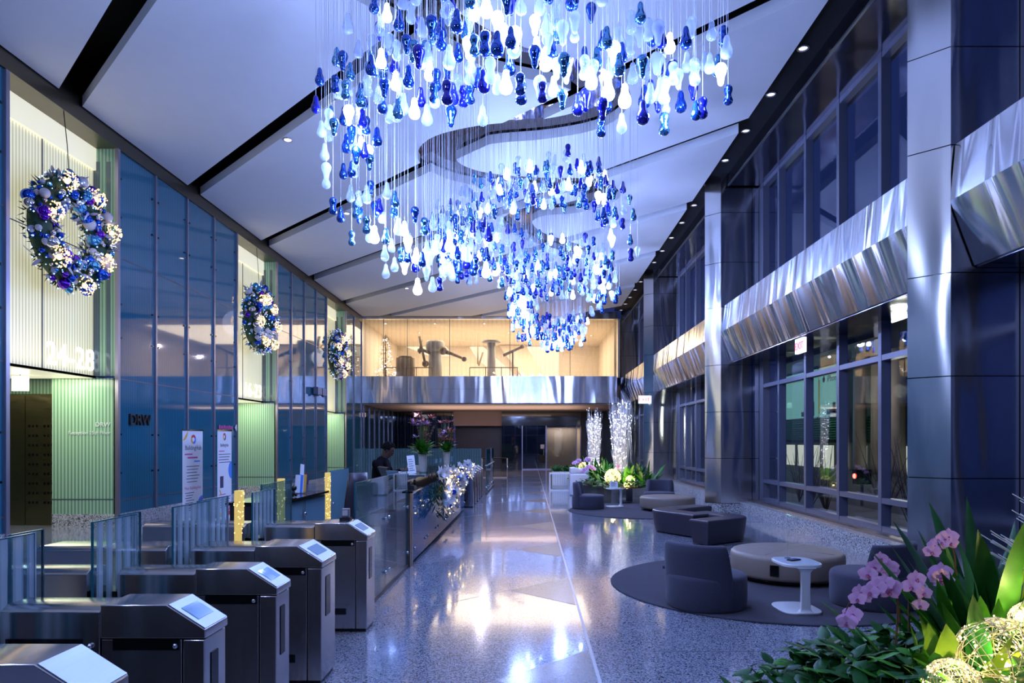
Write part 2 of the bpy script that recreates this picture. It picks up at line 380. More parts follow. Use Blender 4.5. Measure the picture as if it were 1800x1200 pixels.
def add_light(kind, name, loc, power, color, size=.2, rot=None, **kw):
    l = bpy.data.lights.new(name, kind); l.energy = power; l.color = color
    if kind == 'AREA': l.shape = 'RECTANGLE'; l.size = size[0]; l.size_y = size[1]
    else: l.shadow_soft_size = size
    for k, v in kw.items(): setattr(l, k, v)
    o = bpy.data.objects.new(name, l); col.objects.link(o); o.location = loc
    if rot: o.rotation_euler = rot
    return o

XL, XR, YB, ZC = -8.5, 5.66, 34.5, 8.06
YN = -5.0                                             # the hall runs on a little behind the viewer

# ================================================================== SETTING
# ---- floor: speckled terrazzo, pale strip at x = .51, dark triangles against it, 45 degree seams
f = struct(MB().box(-13, YN, -.15, 7.2, 46, 0).build('floor', 'floor'))
MB().box(.500, YN, 0, .525, 43, .0016).build('pale_strip', 'strip', f)
tri = MB()
for k in range(-1, 11):
    y = 5.0+3.05*k
    if y < 41: tri.prism([(.493, y-.72), (.493, y+.72), (-.24, y)], 0, .0013)
tri.build('dark_inlay', 'floor_dark', f)
sm = MB()
def seamline(x0, y0, x1, y1, w=.007):
    d = Vector((x1-x0, y1-y0)).normalized(); n = Vector((-d.y, d.x))*w
    sm.prism([(x0+n.x, y0+n.y), (x0-n.x, y0-n.y), (x1-n.x, y1-n.y), (x1+n.x, y1+n.y)], 0, .0009)
for k in range(-1, 11):
    y = 5.0+3.05*k
    seamline(-.24, y, .493, y+.735); seamline(-.24, y, .493, y-.735)
    seamline(-.24, y, -3.2, y-2.96) if y > 3 else None
    seamline(.53, y+.7, 5.2, y+.7)
sm.box(2.6, YN, 0, 2.612, 43, .0009)
sm.build('floor_seam', 'seam', f)

# ---- ceiling: white slabs cut on the diagonal, a meandering recess cut through them
RIB = [(2.9,6.0),(2.5,6.9),(1.5,6.9),(.3,6.5),(-.9,7.1),(-2.1,8.1),(-2.45,9.0),(-1.9,9.75),(-1.2,10.5),(-.3,11.3),(.8,11.75),(1.42,12.5),(1.2,13.35),(.3,13.8),(-.9,14.05),(-1.8,14.55),(-2.06,15.4),
       (-1.6,16.15),(-.8,16.55),(.3,16.75),(1.4,16.85),(1.9,17.6),(1.2,18.4),(.2,18.7),(-.35,19.5),(-.05,20.7),(.8,21.7),(1.55,22.5),(1.6,23.4)]
rib = cat_spline([(a, b, 0) for a, b in RIB], 5)
def rib_sides(hw):
    Ls, Rs = [], []
    for i, p in enumerate(rib):
        d = (rib[min(i+1, len(rib)-1)]-rib[max(i-1, 0)]).normalized(); n = Vector((-d.y, d.x, 0))*hw
        Ls.append(p+n); Rs.append(p-n)
    return Ls, Rs
def rib_solid(hw, z0, z1):
    Ls, Rs = rib_sides(hw); n = len(Ls); mb = MB(); vs = []; fs = []
    for a, b in zip(Ls, Rs): vs += [(a.x,a.y,z0),(b.x,b.y,z0),(b.x,b.y,z1),(a.x,a.y,z1)]
    for i in range(n-1):
        q = i*4; r = q+4
        for j in range(4): fs.append((q+j, q+(j+1)%4, r+(j+1)%4, r+j))
    fs += [(3,2,1,0), ((n-1)*4, (n-1)*4+1, (n-1)*4+2, (n-1)*4+3)]
    mb.add(vs, fs); return mb
def clip(poly, a, b, c):
    out = []
    for i in range(len(poly)):
        p, q = poly[i], poly[(i+1) % len(poly)]; dp = a*p[0]+b*p[1]-c; dq = a*q[0]+b*q[1]-c
        if dp <= 0: out.append(p)
        if dp*dq < 0:
            t = dp/(dp-dq); out.append((p[0]+(q[0]-p[0])*t, p[1]+(q[1]-p[1])*t))
    return out
cutter = rib_solid(.43, 7.9, 8.6).build('cutter', 'white')
bm = bmesh.new(); bm.from_mesh(cutter.data); bmesh.ops.recalc_face_normals(bm, faces=bm.faces); bm.to_mesh(cutter.data); bm.free()
made = []
for k in range(-3, 8):
    c0 = 4.43+4.6*(k-1); c1 = 3.79+4.6*k
    poly = [(-8.42, YN), (4.27, YN), (4.27, 34.4), (-8.42, 34.4)]
    poly = clip(poly, -1, -1, -c0); poly = clip(poly, 1, 1, c1) if len(poly) > 2 else []
    if len(poly) < 3: continue
    o = MB().prism(poly, ZC, ZC+.2).build('ceiling', 'white'); struct(o)
    bm = bmesh.new(); bm.from_mesh(o.data); bmesh.ops.recalc_face_normals(bm, faces=bm.faces); bm.to_mesh(o.data); bm.free()
    b = o.modifiers.new('cut', 'BOOLEAN'); b.operation = 'DIFFERENCE'; b.solver = 'EXACT'; b.object = cutter; made.append(o)
dg = bpy.context.evaluated_depsgraph_get(); dg.update()
for o in made:
    me = bpy.data.meshes.new_from_object(o.evaluated_get(dg)); o.modifiers.clear(); o.data = me
bpy.data.objects.remove(cutter)
struct(rib_solid(.52, ZC+.23, ZC+.27).build('ceiling_recess', 'mirror_dark'))
pl = struct(MB().box(-8.6, YN, 9.0, 6.2, 34.6, 9.05).build('ceiling_plenum', 'black'))
bm_ = MB()
for k in range(9): bm_.box(-8.4, 1.2+4*k, 8.72, 4.2, 1.4+4*k, 8.95)
bm_.build('hidden_beam', 'black', pl)
# slot beside the ceiling above the right-hand windows, its downlights
struct(MB().box(4.29, YN, 8.36, 4.9, YB, 8.42).build('ceiling_slot', 'black'))
def downlight(x, y, z, label, group):
    t = thing('downlight', label, 'ceiling light', (x, y, z), 0, group)
    MB().lathe([(.075,0),(.10,0),(.10,-.02),(.075,-.02)], n=20, caps=False).build('rim', 'downrim', t)
    MB().lathe([(.074,-.004),(.02,-.003)], n=16).build('lens', 'downlight' if group.startswith('warm') else 'exit', t)
for k in range(18):
    y = 8.42+1.52*k
    downlight(4.59, y, 8.358, 'small round downlight in the black slot above the steel columns', 'downlights in the black ceiling slot')
for i, y in enumerate((13.7, 18.3, 22.9, 27.5)):
    c = 4.11+4.6*(i+2)-8.5
    downlight(-5.05, 4.60+4.6*(i+1)+5.05, ZC-.002, 'warm round downlight at the edge of a diagonal ceiling slot', 'warm downlights along the diagonal slots')

# ---- left wall: blue fluted glass bays, lift lobbies between them under lit numbered panels
wl = root('wall_left')
bays = [(YN, 2.33), (5.3, 11.07), (14.05, 19.77), (22.9, 28.5), (31.5, 34.5)]
glass = MB(); mul = MB(); base = MB(); seam = MB(); fix = MB()
for a, b in bays:
    glass.box(XL-.06, a, .26, XL, b, 7.77)
    n = max(1, round((b-a)/1.43))
    for k in range(n+1):
        y = a+(b-a)*k/n
        mul.box(XL, y-.028, .26, XL+.045, y+.028, 7.77)
        for z in (1.1, 1.9, 3.9, 4.6, 6.4, 7.2):
            for s in (-.12, .12):
                if a+.05 < y+s < b-.05: fix.box(XL, y+s-.018, z-.018, XL+.025, y+s+.018, z+.018)
    for z in (.53, 3.05, 5.56): seam.box(XL, a, z-.012, XL+.003, b, z+.012)
    base.box(XL-.1, a, 0, XL+.03, b, .26)
glass.build('glass_panel', 'blueglass', wl); seam.build('panel_joint', 'seam', wl); fix.build('panel_fixing', 'blackgloss', wl)
base.build('stone_plinth', 'stone', wl)
mul.build('mullion', 'mullion', wl)
MB().box(-10.6, YN, 7.77, XL+.05, YB, 9.0).build('top_beam', 'beam', wl)
MB().box(-13.0, YN, 0, -12.9, YB, 3.2).build('lobby_end', 'bluedark', wl)
lobbies = [(2.33, 5.3, None), (11.07, 14.05, '24-28'), (19.77, 22.9, '16-23'), (28.5, 31.5, None)]
for i, (a, b, txt) in enumerate(lobbies):
    t = root('lift_lobby')
    xp = XL-.47                                           # plane of the lit panel
    lb = MB(); lb.box(xp-.05, a, 3.10, xp, b, 7.32); lb.build('lit_panel', 'lit', t)
    MB().box(xp-.04, a, 7.32, xp+.06, b, 7.77).build('header_strip', 'lit_plain', t)
    MB().box(xp, (a+b)/2-.012, 3.10, xp+.008, (a+b)/2+.012, 7.32).box(xp, a, 5.6-.01, xp+.006, b, 5.6+.01).box(xp, a, 3.06, xp+.05, b, 3.10).build('panel_joint', 'seam', t)
    # far return and far side wall of the lobby, both facing the entrance
    MB().box(XL-.47, b-.012, 3.10, XL, b, 7.77).build('return_panel', 'greenglass', t)
    MB().box(XL-.2, b-.02, 3.10, XL-.12, b-.014, 7.5).box(XL-.47, b-.02, 3.10, XL-.34, b-.014, 7.5).build('return_trim', 'bluedark', t)
    MB().box(-9.83, b, .26, XL, b+.08, 3.06).build('side_panel', 'greenglass', t)
    MB().box(-9.83, b-.01, 0, XL+.02, b+.08, .26).build('plinth', 'stone', t)
    MB().box(-9.85, b-.006, .555, XL, b, .575).build('panel_joint', 'seam', t)
    MB().box(XL-.02, b-.03, 0, XL+.05, b+.05, 7.77).box(XL-.02, a-.05, 0, XL+.05, a+.03, 7.77).build('corner_trim', 'mullion', t)
    MB().box(-12.9, a, 3.06, XL-.42, b+.3, 3.10).build('lobby_soffit', 'white', t)
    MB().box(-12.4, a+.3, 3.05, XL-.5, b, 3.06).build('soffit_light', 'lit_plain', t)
    MB().box(-12.9, b+.28, 2.75, -9.83, b+.33, 3.06).build('door_header', 'greenglass', t)
    MB().box(-12.9, b+.30, 0, -9.83, b+.35, 2.75).box(-12.9, a-.2, 0, XL-.08, a-.1, 3.06).build('back_lining', 'door_bronze', t)
    d = root('door_%d' % (i+1), (-11.2, b+.26, 0))
    MB().box(-1.25, 0, 0, -.01, .03, 2.72).box(.01, 0, 0, .62, .03, 2.72).box(.64, -.01, 0, 1.36, .03, 2.72).build('door_leaf', 'door_bronze', d)
    bt = MB()
    for q in range(9):
        for w in (.70, .78, .86, 1.02, 1.10, 1.18): bt.box(w, -.016, .45+.2*q, w+.04, -.010, .50+.2*q)
    bt.build('raised_panel', 'blackgloss', d)
    if txt:
        text('numerals', txt, .62, 'numerals', (xp+.012, (a+b)/2+.08, 3.2), FACE_X, t, .004)
    add_light('AREA', 'lobby_light', (-9.3, (a+b)/2+.3, 3.04), 26, (1, .97, .72), (1.1, 2.2))
    add_light('AREA', 'panel_wash', (XL-.18, (a+b)/2, 3.14), 3, (1, .95, .7), (.3, 2.4), (pi, 0, 0))
# signs on the left wall
sg = thing('wall_sign', 'dark raised three letter company sign on the blue glass wall', 'sign', (XL+.03, 14.5, 2.11))
text('lettering', 'DRW', .34, 'signdark', (XL+.03, 14.44, 2.11), FACE_X, sg, .02)
sg = thing('lobby_lettering', 'small pale lettering on the green glass inside the nearer lift lobby', 'sign', (-9.1, 14.03, 2.0))
text('lettering', 'DRW', .13, 'signwhite', (-8.62, 14.036, 2.06), FACE_Y, sg, .003, 'RIGHT')
text('small_lettering', 'Reception 25th Floor', .10, 'signwhite', (-8.62, 14.036, 1.90), FACE_Y, sg, .003, 'RIGHT')
sg = thing('tenant_sign', 'small pinkish tenant sign with a diamond mark high behind the second banner', 'sign', (XL+.03, 18.6, 2.1))
mk = MB()
for k in range(9): mk.box(0, .1*k, 0, .012, .1*k+.065, .085+.02*(k % 3 == 0))
mk.build('letter_marks', 'pink', sg)
MB().prism_x([(1.0,.05),(1.09,-.05),(1.18,.05),(1.09,.15)], 0, .012).prism_x([(1.05,.05),(1.09,.01),(1.13,.05),(1.09,.09)], .012, .014).build('diamond_mark', 'signwhite', sg)
# exit style white sign hanging in the first lobby
sg = thing('hanging_sign', 'plain white sign hanging from the lobby ceiling by the lift door', 'sign', (-9.86, 13.2, 2.9))
MB().box(-.16, 0, -.17, .16, .03, .12).build('plate', 'exit', sg); MB().box(-.01, .01, .12, .01, .02, .32).build('stem', 'frame', sg)

# ---- right wall: steel prow columns, folded steel fascias, window bays
XT = [7.65+9.2*k for k in range(-2, 4)]
def prow(y0, g=0):
    return [(4.72-g, y0-g), (6.2, y0-g), (6.2, y0+.63+g), (4.72-g, y0+.63+g), (4.406-g, y0+.314)]
ZS = [.22, 1.33, 2.48, 3.64, 5.07, 6.17, 7.4, 9.0]
for y0 in XT:
    c = struct(MB().box(4.78, y0+.02, 0, 6.1, y0+.61, 9.0).build('column', 'frame_dark'))
    p = MB()
    for z0, z1 in zip(ZS, ZS[1:]):
        g = .012
        poly = [(4.72, y0), (5.485, y0), (5.485, y0+.628), (4.72, y0+.628), (4.406, y0+.314)]
        p.prism(poly, z0+g, z1)
        p.prism([(5.50, y0), (6.2, y0), (6.2, y0+.628), (5.50, y0+.628)], z0+g, z1)
    p.build('steel_cladding', 'colmetal', c)
    MB().prism(prow(y0, .03), 0, .22).build('stone_base', 'stone', c)
    MB().prism(prow(y0, -.008)[:1]+[(5.9, y0+.008), (5.9, y0+.62), (4.73, y0+.62), (4.42, y0+.314)], .1, 8.98).build('joint_core', 'blackgloss', c)
FP = [(4.76, 5.07), (4.70, 4.44), (4.97, 3.72)]
for i, y0 in enumerate(XT[:-1]):
    ya, yb = y0+.65, y0+9.18
    fa = MB()
    n = 4
    for k in range(n):
        a = ya+(yb-ya)*k/n+(.004 if k else 0); b = ya+(yb-ya)*(k+1)/n-(.004 if k < n-1 else 0)
        fa.prism_y([(4.76,5.07),(4.70,4.44),(4.97,3.72),(5.12,3.72),(5.12,5.07)][::-1], a, b)
    t = fa.build('trim_%d' % (i+1), 'fascia'); struct(t)
    MB().box(5.0, ya, 3.70, 5.95, yb, 3.735).build('soffit', 'darkmetal', t)
    MB().box(4.78, ya, 5.05, 5.95, yb, 5.066).build('ledge', 'darkmetal', t)
    # head of the upper windows
    h = struct(MB().box(4.9, ya-.75, 8.03, 5.98, yb+.02, 8.06).build('window_head', 'darkmetal'))
    MB().box(4.86, ya-.75, 8.02, 4.9, yb+.02, 8.055).build('edge_trim', 'steel_plain', h)
    MB().prism_y([(4.9, 8.06), (5.0, 9.0), (4.96, 9.0), (4.87, 8.06)], ya-.75, yb+.02).build('upstand', 'darkmetal', h)
    # the bay: one window
    w = root('window_%d' % (i+1))
    fr = MB(); ys = [y0+1.0+1.5*k+(.0) for k in range(6)]
    ys = [y0+9.2-1.31-1.5*k for k in range(6)]
    for y in ys:
        if y-.1 < ya: continue
        fr.box(XR, y-.05, .31, XR+.16, y+.05, 3.72); fr.box(XR, y-.05, 5.066, XR+.16, y+.05, 8.03)
    for a, b in ((ya, ya+.07), (yb-.28, yb)):
        fr.box(XR, a, .31, XR+.16, b, 3.72); fr.box(XR, a, 5.066, XR+.16, b, 8.03)
    for z in (.35, .80, 3.10): fr.box(XR+.005, ya, z-.045, XR+.155, yb, z+.045)
    fr.box(XR+.01, ya, 7.93, XR+.15, yb, 8.03)
    fr.build('frame', 'frame', w)
    MB().box(XR+.145, ya, .31, XR+.155, yb, 3.735).box(XR+.145, ya, 5.066, XR+.155, yb, 8.03).build('pane', 'windowglass', w)
    MB().box(5.2, ya-.02, 0, 6.1, yb+.02, .27).build('sill_base', 'stone', w)
    MB().box(5.42, ya, .27, XR+.16, yb, .31).build('sill', 'bronzepost', w)
    MB().box(XR+.1, ya, 3.735, 5.95, yb, 5.05).build('spandrel', 'frame_dark', w)
for nm, x0, x1, y0, y1 in (('wall_front', -13, 7, YN-.3, YN-.1),):
    o = struct(MB().box(x0, y0, 7.0, x1, y1, 9.05).build(nm, 'frame_dark'))
    fr = MB()
    for k in range(14): fr.box(-12.5+1.5*k, YN-.25, 0, -12.4+1.5*k, YN-.1, 7)
    for z in (.05, 2.6, 4.8): fr.box(-13, YN-.25, z-.05, 7, YN-.1, z+.05)
    fr.build('frame', 'frame', o); MB().box(-13, YN-.18, 0, 7, YN-.17, 7).build('pane', 'windowglass', o)

# ---- back: mezzanine with a warm room, low passage and doors beneath
wb = root('wall_back')
bd = MB()
xs = [-8.5, -7.4, -6.2, -4.05, -1.0, 2.05, 4.42]
for a, b in zip(xs, xs[1:]): bd.box(a+.006, YB, 4.42, b-.006, YB+.25, 5.06).box(a+.006, YB, 3.70, b-.006, YB+.25, 4.41)
bd.build('steel_band', 'band', wb)
MB().box(-8.5, YB+.05, 3.66, 4.42, YB+.3, 3.70).build('band_shadow_gap', 'frame_dark', wb)
mz = root('window_9')
MB().box(-8.4, YB+.12, 5.08, 4.42, YB+.135, 7.95).build('pane', 'mezzglass', mz)
ml = MB()
for x in xs[1:-1]: ml.box(x-.012, YB+.1, 5.08, x+.012, YB+.15, 7.95)
ml.build('joint', 'seam', mz)
MB().box(-8.5, YB, 7.95, 4.42, YB+.3, 8.3).build('head_trim', 'band', wb)
rm = root('wall_mezzanine')
MB().box(-8.6, YB+.3, 4.98, 4.5, 46, 5.03).build('mezzanine_floor', 'beige', rm)
MB().box(-8.6, YB+.3, 7.98, 4.5, 46, 8.05).build('mezzanine_ceiling', 'beige', rm)
MB().box(-8.6, 44.5, 5.0, 4.5, 44.7, 8.0).box(-8.7, YB+.3, 5.0, -8.6, 44.7, 8.0).box(4.5, YB+.3, 5, 4.6, 44.7, 8).build('mezzanine_wall', 'beige', rm)
# sloping lit coves on the far wall
cv = MB()
cv.prism_y([(-8.0,7.9),(-5.4,7.9),(-5.0,7.3),(-6.5,7.3)], 44.2, 44.4)
cv.prism_y([(-3.9,7.9),(-3.0,7.9),(-.2,5.4),(-1.3,5.4),(-3.4,7.1)], 44.2, 44.4)
cv.prism_y([(-.2,7.9),(1.9,7.9),(1.9,5.3),(1.4,5.3)], 44.2, 44.4)
cv.build('lit_cove', 'cove', rm)
MB().prism_y([(-.3,7.95),(1.5,5.2),(.1,5.2),(-2.0,7.95)], 43.9, 44.15).build('sloping_beam', 'beige', rm)
for i, (x, y) in enumerate([(-7.6, 36), (-5.0, 36), (-2.4, 36), (0, 36), (-6.3, 39), (-1.2, 39), (2.2, 38), (3.6, 40)]):
    downlight(x, y, 7.975, 'warm round downlight in the mezzanine ceiling behind the glass', 'warm mezzanine downlights')
add_light('AREA', 'mezzanine_lamp', (-2.2, 39.5, 7.9), 700, (1, .88, .70), (11, 7))
# passage under the mezzanine
MB().box(-8.6, YB+.06, 3.64, 4.6, 45, 3.70).build('passage_soffit', 'peach', wb)
MB().box(-8.5, 42.9, 0, -4.8, 43.1, 3.64).build('glass_wall', 'darkglass', wb)
ml = MB()
for k in range(8): ml.box(-8.3+.48*k, 42.86, 0, -8.27+.48*k, 42.9, 3.64)
ml.build('glass_wall_joint', 'frame_dark', wb)
MB().box(-4.8, 44.2, 0, -1.7, 44.4, 2.75).build('recess_wall', 'brownwall', wb)
MB().box(-4.8, 43.0, 2.75, -1.75, 44.2, 3.64).build('recess_header', 'peach', wb)
MB().box(-1.75, 42.8, 2.75, 4.6, 42.95, 3.64).build('green_header', 'greengrey', wb)
MB().box(-1.75, 42.85, 0, -.46, 42.95, 2.75).build('black_glass', 'darkglass', wb)
MB().box(3.2, 42.6, 0, 4.7, 42.8, 3.64).build('dark_timber', 'darkwood', wb)
MB().box(1.05, 44.6, 0, 3.3, 44.8, 2.75).build('vestibule_wall', 'beige', wb)
MB().box(-.5, 44.7, 0, 1.05, 44.8, 2.75).build('vestibule_dark', 'darkglass', wb)
MB().box(4.6, 35.9, 0, 6.2, 43, 8.2).box(XL-.1, 34.5, 0, XL, 43, 3.7).build('side_wall', 'bluedark', wb)
ml = MB()
for k in range(7): ml.box(XL, 35.0+1.2*k, 0, XL+.04, 35.05+1.2*k, 3.64)
ml.build('side_mullion', 'mullion', wb)
add_light('AREA', 'passage_lamp', (-2.0, 37.5, 3.6), 46, (1, .76, .62), (7, 1.5), None)
add_light('AREA', 'passage_uplight', (-1.8, 38.0, 2.7), 70, (1, .76, .62), (9, 4.0), (pi, 0, 0))
add_light('AREA', 'vestibule_lamp', (2.0, 44.1, 2.7), 22, (1, .80, .55), (1.8, .5), None)
for i, (a, b) in enumerate(((-.46, 1.02), (1.06, 2.95))):
    d = root('door_%d' % (5+i))
    MB().box(a, 42.86, 0, b, 42.88, 2.75).build('pane', 'darkglass' if i == 0 else 'doorglass', d)
    MB().box(a-.03, 42.82, 0, a+.02, 42.92, 3.64).box(b-.02, 42.82, 0, b+.03, 42.92, 3.64).box(a, 42.83, 0, b, 42.9, .06).build('frame', 'mullion', d)
    MB().box(b-.16, 42.76, .9, b-.13, 42.8, 1.4).build('handle', 'chrome', d)
nt_ = thing('door_notice', 'small pale notice taped inside the dark glass door', 'notice', (.78, 42.85, 1.45))
MB().box(-.10, 0, -.14, .14, .006, .12).build('sheet', 'paper', nt_)
def exit_sign(x, y, z, label, s=1, rz=0):
    t = thing('exit_sign', label, 'exit sign', (x, y, z), rz)
    MB().box(-.17*s, 0, -.12*s, .17*s, .05*s, .12*s).build('case', 'exit', t)
    text('lettering', 'EXIT', .17*s, 'exitred', (0, 0, 0), FACE_Y, t, .004, 'CENTER').location = (0, -.004, -.06*s)
    MB().box(-.015, .015, .12*s, .015, .035, .12*s+.12).build('mount', 'frame', t)
    return t
exit_sign(-6.85, 41.5, 3.38, 'lit exit sign above the dark glass wall beneath the mezzanine')
exit_sign(4.38, 26.1, 3.36, 'lit exit sign under the steel fascia beside the twig planter', 1.25)
exit_sign(5.03, 12.74, 3.54, 'lit exit sign hanging in front of the nearest lower window', 1.15, radians(-90))

# ---- outside the windows: street at dusk
sr = root('street')
MB().box(6.3, -20, -.25, 80, 110, -.15).build('roadway', 'asphalt', sr)
MB().box(6.3, -20, -.15, 9.0, 110, -.02).build('pavement_slab', 'pavement', sr)
b = root('facade')
MB().box(21, 20, -.2, 24, 90, 14).build('wall', 'facade', b)
MB().box(20.6, 40, 6.9, 21, 56, 8.0).box(20.6, 26, 5.6, 21, 38, 7.4).build('lit_cornice', 'facadepale', b)
cl = MB()
for k in range(8): cl.lathe([(.45,-.2),(.4,.4),(.36,6.6),(.5,6.9)], (20.4, 29+2.2*k, 0), 12)
cl.build('stone_column', 'facadepale', b)
sl = MB()
for k in range(9): sl.box(20.7, 36, 1.9+.17*k, 20.8, 58, 2.0+.17*k)
sl.build('green_slats', 'greenslat', b)
sh = MB()
for k in range(16): sh.box(20.85, 24+2.3*k, -.1, 20.95, 25.5+2.3*k, 1.5)
sh.build('shop_window', 'shopglow', b)
# poster screens opposite
for nm, ya, yb, lab in (('advert_screen', 44.2, 48.2, 'green lit advert screen with small phone wording seen through the window'), ('advert_screen', 48.6, 54.5, 'wider green lit advert screen with a tower bridge outline beyond it')):
    t = thing(nm, lab, 'advert', (20.4, ya, 3.5))
    MB().box(0, 0, 0, .15, yb-ya, 3.4).build('screen', 'adgreen', t); MB().box(.02, -.1, -.1, .2, yb-ya+.1, 0).box(.02, -.1, 3.4, .2, yb-ya+.1, 3.5).build('case', 'frame_dark', t)
    k = MB(); k.box(-.03, .3, .1, -.01, .7, 1.1).box(-.03, 1.3, .1, -.01, 1.7, .9).box(-.03, .3, .1, -.01, 2.6, .45).box(-.03, .42, 1.1, -.01, .55, 1.5).build('dark_outline', 'ink', t)
    if ya < 45:
        text('wording', 'iPhone', .62, 'ink', (20.37, ya+1.7, 5.85), (pi/2, 0, -pi/2), t, .005, 'CENTER')
        MB().ball((-.02, 3.1, 2.55), .2, 12, 8, (.1, 1, 1.05)).box(-.04, 3.05, 2.73, -.02, 3.12, 2.85).build('fruit_mark', 'ink', t)
        MB().box(-.03, 3.75, .2, -.01, 3.98, 2.6).build('orange_edge', 'orange', t)
def street_lamp(x, y, h, lab):
    t = thing('street_lamp', lab, 'street lamp', (x, y, -.02))
    MB().lathe([(.14,0),(.12,.3),(.05,.5),(.045,h-.3),(.09,h-.22),(.07,h-.18)], n=12).build('post', 'frame_dark', t)
    MB().lathe([(.07,h-.2),(.17,h-.02),(.19,h+.16),(.14,h+.3),(.06,h+.36)], n=16).build('globe', 'lampglobe', t)
    MB().lathe([(.07,h+.36),(.09,h+.38),(.03,h+.46),(.01,h+.58)], n=12).build('finial', 'frame_dark', t)
street_lamp(9.0, 25.25, 2.26, 'street lamp with a glowing white globe outside the nearest window')
for y, c in ((30, (1, .8, .5)), (38, (1, .82, .55)), (46, (.5, 1, .7)), (54, (.5, 1, .75))): add_light('POINT', 'street_light', (17.5, y, 4.2), 130, c, .2)
add_light('POINT', 'street_light', (8.2, 25.2, 2.6), 40, (1, .95, .8), .15); add_light('POINT', 'street_light', (8.4, 15.5, 2.9), 40, (1, .95, .7), .15)
t = thing('traffic_signal', 'black signal box with a glowing red lamp outside the window', 'traffic signal', (9.2, 18.9, -.02))
MB().box(-.03, -.03, 0, .03, .03, .6).build('post', 'frame_dark', t); MB().box(-.2, -.13, .6, .2, .13, 1.0).build('housing', 'blackgloss', t)
MB().lathe([(.07,0),(.065,.02),(.02,.035)], (-.205, 0, .82), 14, axis=(-1,0,0)).build('red_lens', 'redlamp', t)
for i in range(9):
    y = 12+1.6*i
    t = thing('bare_shrub', 'leafless branching shrub on the pavement outside the window', 'shrub', (7.3+.3*(i % 3), y, -.02), 0, 'bare shrubs outside the windows')
    m = MB()
    for k in range(14):
        a = R.uniform(0, 2*pi); r = R.uniform(.2, .7); h = R.uniform(.8, 2.0)
        p = [(0,0,0), (cos(a)*r*.4, sin(a)*r*.4, h*.45), (cos(a)*r+R.uniform(-.1,.1), sin(a)*r, h)]
        m.tube(p, [.014, .010, .004], 4)
        q = Vector(p[1]); a2 = a+R.uniform(-1, 1); m.tube([q, q+Vector((cos(a2)*.3, sin(a2)*.3, .35))], [.008, .003], 4)
    m.build('branches', 'bark', t)
# ================================================================== TURNSTILES
def turnstile(z0, depth, label, group, screen=True, wide=None, far=False):
    """cabinet running across the hall; its right end at x = -1.49, near face at y = z0"""
    t = thing('turnstile', label, 'turnstile', (-1.49, z0, 0), 0, group)
    D = depth
    # console: flat lid, sloping reader face to the right
    head = MB()
    prof = [(-.485,.845),(0,.845),(0,.885),(-.18,1.0),(-.485,1.0)]
    head.prism_y(prof, 0, D); head.build('console_head', 'steel', t, bevel=.006)
    MB().box(-.485, .012, .03, -.115, D-.012, .838).build('body', 'steel', t, bevel=.004)
    MB().box(-.108, .008, .03, -.008, D-.008, .838).build('end_post', 'steel', t, bevel=.006)
    MB().box(-.48, .02, 0, -.02, D-.02, .03).box(-1.1, .02, 0, -.5, D-.02, .03).build('kick_base', 'blackgloss', t)
    MB().box(-.43, .006, .79, -.125, .0125, .842).build('sensor_window', 'blackgloss', t); MB().box(-.40, .006, .16, -.20, .0125, .215).build('sensor_window', 'blackgloss', t)
    MB().box(-.0085, D*.3, .47, -.004, D*.6, .76).build('reader_slot', 'blackgloss', t)
    MB().ball((-.14, .004, .81), .013, 10, 6).build('lock_knob', 'chrome', t)
    # reader face: pale frame and a display, on the slope
    a = Vector((-.18, 0, 1.0)); b = Vector((0, 0, .885)); d = (b-a).normalized(); n = Vector((-d.z, 0, d.x)).normalized()
    if n.z < 0: n = -n
    def slab(u0, u1, v0, v1, lift, th):
        m = MB(); L = (b-a).length
        vs = []
        for h in (lift, lift+th):
            for (u, v) in ((u0, v0), (u1, v0), (u1, v1), (u0, v1)): q = a+d*(L*u)+n*h; vs.append((q.x, D*v, q.z))
        m.add(vs, [(3,2,1,0),(4,5,6,7),(0,1,5,4),(1,2,6,5),(2,3,7,6),(3,0,4,7)]); return m
    if screen:
        pl = slab(.03, .97, .03, .97, .0005, .004).build('reader_plate', 'steel_plain', t)
        slab(.25, .70, .18, .82, .005, .002).build('display', 'display', pl)
    else:
        slab(.03, .97, .03, .97, .0005, .004).build('reader_plate', 'steel_plain', t)
    # second module, slightly lower edge, then the gate slot and the mirrored inner half
    for sgn, x0, x1, nm in ((1, -.95, -.49, 'middle_module'), (1, -1.59, -1.13, 'inner_module'), (1, -2.07, -1.60, 'inner_console')):
        m = MB(); m.prism_x([(.006,.03),(D-.006,.03),(D-.006,.965),(D-.05,.992),(.05,.992),(.006,.965)], x0, x1)
        m.build(nm, 'steel', t, bevel=.004)
    MB().box(-.92, 0, .79, -.57, .0055, .842).build('sensor_window', 'blackgloss', t)
    MB().ball((-.53, -.002, .81), .013, 10, 6).build('lock_knob', 'chrome', t)
    MB().box(-1.12, .03, .03, -.96, D-.03, .86).build('gate_core', 'blackgloss', t)
    # sliding glass wings standing in the slot
    f2 = wide if wide else .2
    for x, y0, y1 in ((-1.00, -.14, D+.05), (-1.06, D-.02, D+f2)):
        w = MB().box(x-.006, y0, .22, x+.006, y1, 1.29).build('glass_wing', 'screen', t)
        MB().box(x-.0065, y0-.006, .22, x+.0065, y0, 1.292).box(x-.0065, y1, .22, x+.0065, y1+.006, 1.292).box(x-.0065, y0, 1.288, x+.0065, y1, 1.294).build('glass_edge', 'glassedge', w)
    return t
g = 'turnstiles beside the reception desk'
turnstile(2.30, .24, 'turnstile cabinet nearest the viewer, mostly cut off at the bottom edge', g, screen=False)
turnstile(3.137, .235, 'turnstile cabinet second from the viewer with a large tilted display', g)
turnstile(4.03, .235, 'middle turnstile cabinet of the near row of five', g)
